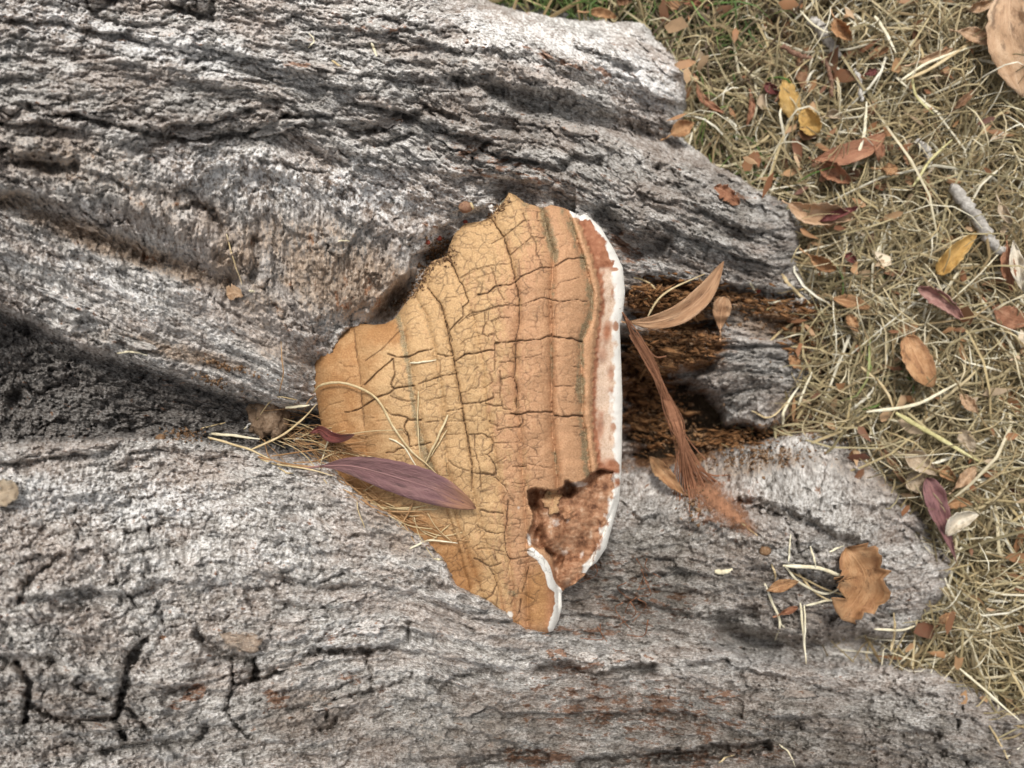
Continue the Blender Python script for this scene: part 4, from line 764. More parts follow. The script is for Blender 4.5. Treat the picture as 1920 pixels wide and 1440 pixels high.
def leaf(pts, width, colour, label, group=None, cat='leaf', lift=0.0, arch=0.002, fold=0.25, curl=0.0, roll=0.0, shape=(0.45, 1.0, .6), jag=0.035, stalk=0.0, seed=0, name='fallen_leaf', follow=0.35, tip=0.0, twist=0.0, parent_pad=0.0012, wav=0.5, hole=None):
    r = np.random.default_rng(seed+int(pts[0][0]*7+pts[0][1]))
    n = 26; m = 9
    c, w = strip_frame(pts, n, lift, parent_pad, follow)
    t = np.linspace(0, 1, n); pk, p1, p2 = shape
    prof = np.where(t < pk, np.sin(np.clip(t/pk, 0, 1)*math.pi/2)**p1, np.cos(np.clip((t-pk)/(1-pk), 0, 1)*math.pi/2)**p2)
    prof = np.maximum(prof, 0.03)
    tg = np.gradient(c, axis=0); nr = np.stack([-tg[:,1], tg[:,0]], 1); nr /= np.linalg.norm(nr, axis=1)[:,None]+1e-9
    a = np.linspace(-1, 1, m)
    px2m = HF*(D-w)/960.0
    V = []; UV = []
    ew = 1 + jag*r.normal(0, 1, (n, 2))
    for i in range(n):
        hwp = width*.5*prof[i]
        for j in range(m):
            e = ew[i, 0 if a[j] < 0 else 1] if abs(a[j]) > .7 else 1
            off = a[j]*hwp*e
            ph = roll + twist*(t[i]-.5)
            hm = hwp*px2m[i]
            cx = off*math.cos(ph)*(1-0.35*abs(curl)*a[j]**2)
            z = w[i] + arch*math.sin(t[i]*math.pi) + fold*abs(a[j])*hm + curl*hm*(a[j]**2)*1.1 + a[j]*hm*math.sin(ph) + tip*max(0, t[i]-.6)**2*6
            z += wav*0.0006*math.sin(t[i]*23+seed+3*a[j])*abs(a[j]) + abs(math.sin(ph))*hm
            x, y = c[i] + nr[i]*cx
            V.append(to_world(*ray(x, y, z))); UV.append((t[i], a[j], seed*.37 % 5))
    V = np.array(V).reshape(-1, 3)
    idx = np.arange(n*m).reshape(n, m)
    Fq = np.stack([idx[:-1,:-1], idx[:-1,1:], idx[1:,1:], idx[1:,:-1]], -1).reshape(-1, 4)
    if hole is not None:
        fi = np.arange(len(Fq)); ii = fi//(m-1); jj = fi % (m-1); Fq = Fq[~((np.abs(ii-hole[0]) <= 1) & (np.abs(jj-hole[1]) <= 0))]
    nv = np.cross(V[Fq[0,1]]-V[Fq[0,0]], V[Fq[0,3]]-V[Fq[0,0]])
    if nv[2] < 0: Fq = Fq[:, ::-1]
    o = mesh_obj(name, V, Fq, M['leaf_'+colour], None, dict(leafuv=np.array(UV)))
    md = o.modifiers.new('thickness', 'SOLIDIFY'); md.thickness = 0.00028; md.offset = -1
    tag(o, label, cat, group)
    # raised midrib
    mid = V[idx[1:-2, m//2]]
    tube('midrib', mid + np.array([0,0,.00015]), np.linspace(.00042, .00014, len(mid)), M['leaf_'+colour], o, leafuv=True)
    if stalk:
        d0 = c[0]-c[3]; d0 /= np.linalg.norm(d0)+1e-9
        sp = [tuple(c[0]-d0*2), tuple(c[0]+d0*stalk*.5+nr[0]*stalk*.07), tuple(c[0]+d0*stalk)]
        cc = catmull(sp, 7); ww = np.maximum(surf(cc[:,0], cc[:,1])+.0008, w[0]-.004)
        ww = np.linspace(w[0]+fold*0, 0, 7)*np.linspace(1, 0, 7)*0 + np.where(np.arange(7) < 2, w[0], ww)
        tube('stalk', to_world(*ray(cc[:,0], cc[:,1], ww)), np.linspace(.0005, .0007, 7), M['leaf_'+colour], o, leafuv=True)
    return o

def tube(name, P, R, mat, parent=None, leafuv=False, sides=6, flat=1.0, knob=0.0, seed=0):
    P = np.asarray(P, float).reshape(-1, 3); n = len(P); R = np.broadcast_to(np.asarray(R, float), (n,))
    r = np.random.default_rng(seed)
    T = np.gradient(P, axis=0); T /= np.linalg.norm(T, axis=1)[:,None]+1e-12
    up = np.array([0, 0, 1.0]); A = np.cross(T, up); A /= np.linalg.norm(A, axis=1)[:,None]+1e-9; Bn = np.cross(A, T)
    th = np.linspace(0, 2*math.pi, sides, endpoint=False)
    V = P[:,None] + R[:,None,None]*(np.cos(th)[None,:,None]*A[:,None] + flat*np.sin(th)[None,:,None]*Bn[:,None])*(1+knob*r.normal(0, 1, (n, sides)))[...,None]
    V = V.reshape(-1, 3); F = []
    for i in range(n-1):
        for j in range(sides):
            F.append((i*sides+j, i*sides+(j+1) % sides, (i+1)*sides+(j+1) % sides, (i+1)*sides+j))
    F.append(tuple(range(sides-1, -1, -1))); F.append(tuple((n-1)*sides+j for j in range(sides)))
    at_ = dict(leafuv=np.tile([.5, 0, 0], (len(V), 1))) if leafuv else None
    return mesh_obj(name, V, F, mat, parent, at_)

def straw(pts, width, mat, label, group=None, lift=0.0, follow=0.8, name='straw', cat='straw', n=22, flat=.45, arch=0.0):
    c, w = strip_frame(pts, n, lift, 0.0009, follow); t = np.linspace(0, 1, n)
    w = w + arch*np.sin(t*math.pi)
    px2m = HF*(D-w)/960.0
    R = width*.42*px2m*np.interp(t, [0, .12, .7, 1], [.55, 1, .9, .35])*(1+.10*np.sin(t*31+pts[0][0])+.06*np.sin(t*67))
    c = c + np.stack([np.sin(t*17+pts[0][1]), np.cos(t*14+pts[0][0])], 1)*.35
    o = tube(name, to_world(*ray(c[:,0], c[:,1], w)), R, mat, None, flat=flat)
    return tag(o, label, cat, group)

def twig(pts, width, mat, label, lift=0.002, group=None, n=24, seed=1, follow=.3):
    c, w = strip_frame(pts, n, lift, 0.001, follow); t = np.linspace(0, 1, n); px2m = HF*(D-w)/960.0
    r = np.random.default_rng(seed)
    P = to_world(*ray(c[:,0]+r.normal(0,1.3,n), c[:,1]+r.normal(0,1.3,n), w))
    o = tube('twig', P, width*.5*px2m*np.interp(t, [0,.1,.9,1], [.75,1,.85,.6])*(1+.13*r.normal(0,1,n)), mat, None, sides=9, knob=.13, seed=seed)
    return tag(o, label, 'twig', group)

def lumpmesh(name, px, py, rad, mat, parent=None, seed=0, sq=(1,1,1), rough_=.35, lift=0.0, sub=2, boxy=0.0):
    import bmesh
    bm = bmesh.new(); bmesh.ops.create_icosphere(bm, subdivisions=sub, radius=1)
    V = np.array([v.co[:] for v in bm.verts]); F = [[v.index for v in f.verts] for f in bm.faces]; bm.free()
    if boxy: V = V/np.maximum(np.abs(V).max(1), .01)[:,None]*boxy + V*(1-boxy)
    nz_ = fbm(V[:,0]*1.3+seed*3.1, V[:,1]*1.3+V[:,2]*1.7+seed, 500+seed, 3) + .5*fbm(V[:,0]*4+V[:,2]*3+seed, V[:,1]*4-V[:,2]*2, 540+seed, 2)
    V = V*(1+rough_*nz_)[:,None]*np.array(sq)*rad
    w = float(surf(px, py)) + lift
    P = to_world(*ray(px, py, w)).ravel() + np.array([0,0,rad*sq[2]*.55])
    return mesh_obj(name, V+P, F, mat, parent)

# lifted flakes of bark and the loose crust flake in the broken corner
def flake(name, x, y, rx, ry, ang, mat, parent, lift, seed, at_extra, thick=.0009, edge=.5):
    r = np.random.default_rng(seed); na, nr_ = 22, 5
    th = np.linspace(0, 2*math.pi, na, endpoint=False); rad = 1+.16*r.normal(0, 1, na)+.12*np.sin(3*th+seed); ca, sa = math.cos(math.radians(ang)), math.sin(math.radians(ang))
    P = [(x, y)]; rr_ = [0.0]
    for k in range(1, nr_+1):
        q = k/nr_
        for j in range(na):
            dx, dy = rx*rad[j]*q*math.cos(th[j]), ry*rad[j]*q*math.sin(th[j]); P.append((x+dx*ca-dy*sa, y+dx*sa+dy*ca)); rr_.append(q)
    P = np.array(P); w_ = surf(P[:,0], P[:,1]); wm = np.percentile(w_, 70)
    t_ = ((P[:,1]-y)*ca-(P[:,0]-x)*sa)/ry                      # lower edge stands away
    w_ = np.maximum(.55*wm+.45*w_, w_) + lift*(.35+.65*sstep(-.6, 1, t_)) + .0004*r.normal(0, 1, len(P))
    w_ = np.where(t_ < -.55, np.minimum(w_, surf(P[:,0], P[:,1])-.0003), w_)
    F = [(0, 1+j, 1+(j+1) % na) for j in range(na)]
    for k in range(nr_-1):
        for j in range(na):
            a_, b_ = 1+k*na+j, 1+k*na+(j+1) % na; F.append((a_, a_+na, b_+na, b_))
    F = [tuple(f[::-1]) for f in F]
    A = {k: np.full(len(P), v_, f32) for k, v_ in at_extra.items()}
    A['flow'] = np.stack([P[:,0]/100, P[:,1]/100, np.full(len(P), seed*.3)], -1)
    o = mesh_obj(name, to_world(*ray(P[:,0], P[:,1], w_)), F, mat, parent, A)
    md = o.modifiers.new('thickness', 'SOLIDIFY'); md.thickness = thick; md.offset = -1
    return o
bz = dict(pale=.4, brown=.4, dark=0, rust=.2, rot=0, shade_tone=0)
for i, (x, y, rx, ry, an, pi_, ex) in enumerate([(455,1203,50,22,12,4,dict(brown=.9,pale=.5)),(690,1176,42,18,-4,4,dict(pale=.8)),(520,236,62,14,-12,1,{}),(905,292,34,12,20,1,dict(rust=.7)),(1080,238,44,12,22,1,dict(shade_tone=.3)),(430,540,26,11,62,2,dict(brown=.9)),(730,226,40,12,-14,1,{}),
      (1045,1226,22,15,5,4,dict(rust=.8)),(1100,1230,24,15,5,4,dict(pale=.6)),(1160,1232,24,14,0,4,dict(rust=.6)),(1215,1230,22,14,5,4,{}),(620,1318,52,10,-10,4,{}),(290,52,60,12,10,0,dict(pale=.8)),(150,418,46,10,24,1,dict(brown=.8)),(1180,448,28,13,35,1,dict(shade_tone=.5,rust=.4)),
      (840,262,40,12,24,1,{}),(610,120,50,12,16,0,{}),(360,250,50,10,0,1,dict(pale=.7)),(250,640,60,9,16,2,{}),(120,560,60,10,20,2,dict(pale=.8)),(560,1240,50,10,-14,4,{}),(1500,1300,40,12,4,4,dict(shade_tone=.6)),(1350,1300,40,11,0,4,dict(rust=.8,shade_tone=.5)),(880,1330,36,12,-20,4,dict(shade_tone=.5)),(200,1360,44,10,6,4,dict(shade_tone=.3))]):
    flake('bark_flake', x, y, rx*.8, ry*.85, an, M['bark'], TREEP[pi_], .0030, 300+i, {**bz, **ex})
cz = dict(crack=0, pink=.5, orange=.3, grey=.35, white=0, buff=0, rim=0, flesh=0)
flake('crust_flake', 1036, 941, 17, 24, 10, M['cap'], flesh_obj, .0022, 400, cz, .0012)
flake('crust_flake', 1064, 963, 8, 12, 15, M['cap'], flesh_obj, .0018, 401, {**cz, 'pink': 1.0, 'rim': .4}, .001)

# ------------------------------------------------------------------ the purple leaf and the litter caught on the fungus
leaf([(598,874),(660,874),(740,894),(820,920),(893,954)], 66, 'dusty', 'long dusty purple leaf lying across the lower crust of the fungus', lift=.003, arch=.004, fold=.2, roll=-.3, shape=(.62,1.15,.72), stalk=45, seed=3, follow=.15, jag=.02)
leaf([(582,812),(600,806),(618,818),(640,822),(664,815)], 22, 'maroon', 'small shrivelled maroon and orange leaf tucked against the tip of the fungus', lift=.001, fold=.6, curl=.5, seed=4, follow=.5, tip=.05)
leaf([(425,553),(440,549),(456,556)], 30, 'tan', 'triangular tan leaf scrap stuck to brown bark', fold=.1, shape=(.3,.5,1.0), jag=.12, seed=5, lift=.001)
leaf([(-25,938),(5,925),(34,914)], 46, 'beige', 'pale pinkish leaf scrap on rough pale bark away from the fungus', fold=.05, shape=(.5,.4,.35), jag=.08, seed=6, lift=.001)
G = 0.0115
LEAVES = [
 ([(1472,142),(1480,185),(1490,226)],40,'ochre','clean ochre yellow oval leaf standing in dry grass by the upper root',dict(lift=G,fold=.15,shape=(.5,.7,.6))),
 ([(1506,204),(1518,228),(1530,252)],44,'ochre','short broad ochre leaf with a pale cut end touching the oval yellow leaf',dict(lift=G+.001,fold=.15,shape=(.55,.45,.35))),
 ([(1498,108),(1504,138),(1510,172)],26,'brown','dull brownish leaf half hidden above the ochre leaf pair',dict(lift=G-.003)),
 ([(1563,30),(1574,52),(1597,76)],42,'orange','crumpled orange brown leaf beside the short grey twig',dict(lift=G+.004,fold=.5,curl=.8,jag=.1,twist=.8)),
 ([(1526,300),(1580,290),(1630,272),(1660,250)],40,'rust','reddish brown leaf with a curled edge in the middle of the grass',dict(lift=G+.002,fold=.35,roll=.3)),
 ([(1535,306),(1562,322),(1596,342)],46,'rust','folded rust leaf under the reddish leaf with a curled edge',dict(lift=G-.002,fold=.3,jag=.06,roll=-.3)),
 ([(1478,382),(1515,400),(1560,402),(1606,408)],50,'tan','tan orange leaf with a hole leaning on the tip of the upper root',dict(lift=G,fold=.15,jag=.07,hole=(7,3),roll=-.2)),
 ([(1534,416),(1570,402),(1610,388)],17,'maroon','narrow dark maroon leaf lying on the tan leaf with a hole',dict(lift=G+.006,fold=.6)),
 ([(1340,350),(1362,362),(1386,384)],30,'rust','flat rusty leaf scrap lying on the grey upper root',dict(lift=.001,jag=.15,shape=(.5,.5,.5))),
 ([(1258,252),(1280,240),(1302,230)],34,'orange','orange brown leaf wedged in the notch between two upper roots',dict(lift=.006,fold=.4,jag=.08)),
 ([(1895,-30),(1892,40),(1905,110),(1918,182)],96,'tan','largest leaf, pale tan with a torn edge and a dark fold',dict(lift=G+.006,fold=.2,jag=.06,shape=(.5,.6,.8),roll=-.2)),
 ([(1794,58),(1830,66),(1872,86)],30,'tan','pinkish tan leaf with wavy edges lying over pale straws',dict(lift=G+.004,fold=.3,wav=2)),
 ([(1757,514),(1790,478),(1832,436)],42,'ochre','smooth ochre tongue shaped leaf leaning on the grey knobbly twig',dict(lift=G+.002,fold=.08,shape=(.35,.5,.6))),
 ([(1888,455),(1890,500),(1898,548)],28,'rust','dark rusty leaf overlapped by a cream curl',dict(lift=G+.001,fold=.5)),
 ([(1900,450),(1908,500),(1920,548)],32,'cream','cream curled leaf beside the dark rusty leaf and the knobbly twig',dict(lift=G+.004,fold=.2,curl=.5,jag=.05)),
 ([(1874,378),(1882,398),(1898,420)],22,'beige','small beige and cream curl beside the knobbly twig',dict(lift=G+.002,fold=.4,curl=.6)),
 ([(1305,152),(1318,185),(1360,214)],14,'rust','thin curved red brown leaf strip in grass beside the pale upper root',dict(lift=G+.002,fold=.5)),
 ([(1407,172),(1410,205),(1400,236)],12,'rust','narrow curled brown leaf strip above olive grass',dict(lift=G+.002,fold=.5)),
 ([(1430,158),(1446,166),(1462,178)],24,'maroon','small crumpled red leaf left of the oval yellow leaf',dict(lift=G,fold=.4,jag=.1,curl=.5)),
 ([(1816,22),(1840,12),(1872,4)],26,'tan','tan leaf pointing at the largest pale leaf',dict(lift=G+.002)),
 ([(1620,140),(1634,136),(1650,132)],13,'maroon','tiny red leaf fragment among grey straws',dict(lift=G+.002)),
 ([(1788,206),(1810,186),(1836,162)],15,'brown','narrow brown leaf roll in open straw below the largest leaf',dict(lift=G+.003,fold=.6)),
 ([(1716,118),(1750,108),(1788,90)],18,'tan','slender pinkish leaf along a bundle of pale straws',dict(lift=G+.003,fold=.5)),
 ([(1546,218),(1565,214),(1590,224)],22,'beige','dull pinkish beige leaf touching the short ochre leaf',dict(lift=G)),
 ([(1517,478),(1540,494),(1568,506)],34,'orange','curled orange brown leaf at the foot of the upper root',dict(lift=G+.001,fold=.5,curl=.7,jag=.08)),
 ([(1583,476),(1596,484),(1608,494)],20,'maroon','small red brown leaf next to the curled orange leaf',dict(lift=G)),
 ([(1105,22),(1130,24),(1156,33)],20,'orange','orange leaf lying in the green grass',dict(lift=.014,fold=.3)),
 ([(1156,6),(1170,2),(1186,0)],18,'brown','brown leaf scrap deep in the green grass',dict(lift=.012)),
 ([(1272,2),(1295,4),(1320,8)],16,'rust','red brown leaf at the border of green and dry grass',dict(lift=.012)),
 ([(1655,316),(1672,318),(1692,326)],22,'orange','orange leaf scrap on a pale tangle of straw',dict(lift=G+.003,jag=.1)),
 ([(1178,604),(1225,604),(1280,586),(1325,545),(1357,490)],38,'cinnamon','crescent shaped tan leaf bridging the recess under the fungus margin',dict(lift=.008,fold=.25,shape=(.6,.8,.8),follow=.0,roll=-.2,stalk=12,wav=.3,jag=.012,curl=.1,twist=.2)),
 ([(1350,622),(1352,590),(1358,556)],34,'cinnamon','small spoon shaped brown leaf hanging beside the crescent leaf',dict(lift=.004,fold=.15,shape=(.7,1.3,.4),stalk=18,wav=.3,jag=.015,curl=.1,twist=.1,roll=.1)),
 ([(1720,540),(1765,562),(1808,600)],36,'rose','dusty rose lance shaped leaf on open straw',dict(lift=G+.003,fold=.2,shape=(.4,.6,.6))),
 ([(1860,572),(1890,594),(1930,604)],42,'rust','brownish red leaf under crossing straws below the dusty rose leaf',dict(lift=G-.001,fold=.2)),
 ([(1700,630),(1722,676),(1750,726)],58,'orange','bright orange leaf with a notched stalk end on pale grass',dict(lift=G+.005,fold=.25,curl=.3,shape=(.6,.35,.6),jag=.03)),
 ([(1562,560),(1598,566),(1636,580)],25,'orange','orange leaf half buried above the dark hole',dict(lift=G-.001)),
 ([(1588,588),(1598,604),(1608,624)],22,'orange','second small orange leaf beside the dark hole',dict(lift=G-.001)),
 ([(1480,666),(1490,678),(1503,692)],20,'orange','orange scrap lying in the bare soil pocket',dict(lift=.002)),
 ([(1800,738),(1816,756),(1834,774)],26,'tan','tan leaf scrap beside the end of a long pale straw',dict(lift=G+.001)),
 ([(1696,852),(1725,866),(1758,892)],48,'beige','pale beige leaf leaning over the edge of the short root',dict(lift=G+.002,fold=.2)),
 ([(1706,886),(1718,905),(1732,928)],42,'beige','grey beige leaf under the purple lance leaf',dict(lift=G-.001,fold=.2)),
 ([(1738,896),(1755,935),(1772,990),(1796,1062)],44,'purple','purple lance leaf with a long stalk against the short root',dict(lift=G+.003,fold=.3,shape=(.32,.6,1.5))),
 ([(1655,838),(1684,884),(1714,930)],15,'brown','long dark brown leaf edge along the short root',dict(lift=.006,fold=.6)),
 ([(1758,878),(1774,886),(1792,902)],26,'orange','orange scrap right of the pale beige leaf',dict(lift=G)),
 ([(1788,918),(1810,898),(1832,872)],27,'tan','salmon tan leaf above the cream curl',dict(lift=G+.001)),
 ([(1218,856),(1245,888),(1282,926)],32,'orange','rust orange leaf under the rusty web',dict(lift=.004,fold=.3)),
 ([(1798,806),(1812,824),(1828,848)],30,'beige','beige crumpled leaf next to a thick straw',dict(lift=G+.001,jag=.1)),
 ([(1588,1026),(1622,1088),(1578,1162)],96,'orange','large torn orange brown leaf under straws on the short root',dict(lift=.001,fold=.25,shape=(.42,.45,.40),jag=.17,curl=.35,roll=-.15,twist=.5,wav=3,stalk=0)),
 ([(1774,1004),(1798,978),(1838,962)],44,'cream','cream curled leaf with orange edges beside the purple lance leaf',dict(lift=G+.004,fold=.3,curl=.9,jag=.06)),
 ([(1772,952),(1795,942),(1824,946)],22,'orange','orange brown leaf behind the curled cream leaf',dict(lift=G)),
 ([(1438,1108),(1466,1098),(1498,1090)],24,'orange','orange scrap left of the straw bundle on the short root',dict(lift=.001)),
 ([(1462,1152),(1478,1146),(1496,1138)],16,'rust','thin rust scrap below the straw bundle',dict(lift=.001)),
 ([(1758,1172),(1774,1160),(1792,1148)],20,'orange','orange scrap at the mouth of the gap between the lower roots',dict(lift=G)),
 ([(1690,280),(1706,300),(1716,322)],18,'brown','brown leaf scrap in the shade of pale straws',dict(lift=G-.003)),
 ([(1640,262),(1650,280),(1646,304)],22,'rust','upright rust leaf tip behind the reddish curled leaf',dict(lift=G+.004,fold=.4)),
]
for i, (pts, wdt, colr, lb, kw) in enumerate(LEAVES):
    rr = np.random.default_rng(900+i); kw = dict(kw)
    kw.setdefault('curl', float(rr.uniform(-.1, .7))); kw.setdefault('twist', float(rr.uniform(-.9, .9))); kw.setdefault('roll', float(rr.uniform(-.35, .35)))
    kw.setdefault('shape', (float(rr.uniform(.35, .6)), float(rr.uniform(.6, 1.3)), float(rr.uniform(.55, 1.2)))); kw.setdefault('jag', float(rr.uniform(.03, .09))); kw.setdefault('wav', float(rr.uniform(.5, 2.5)))
    kw.setdefault('stalk', float(rr.choice([0, 0, 14, 22])))
    leaf(pts, wdt*1.06, colr, lb, 'fallen leaves in the grass and on the roots', seed=20+i, **kw)

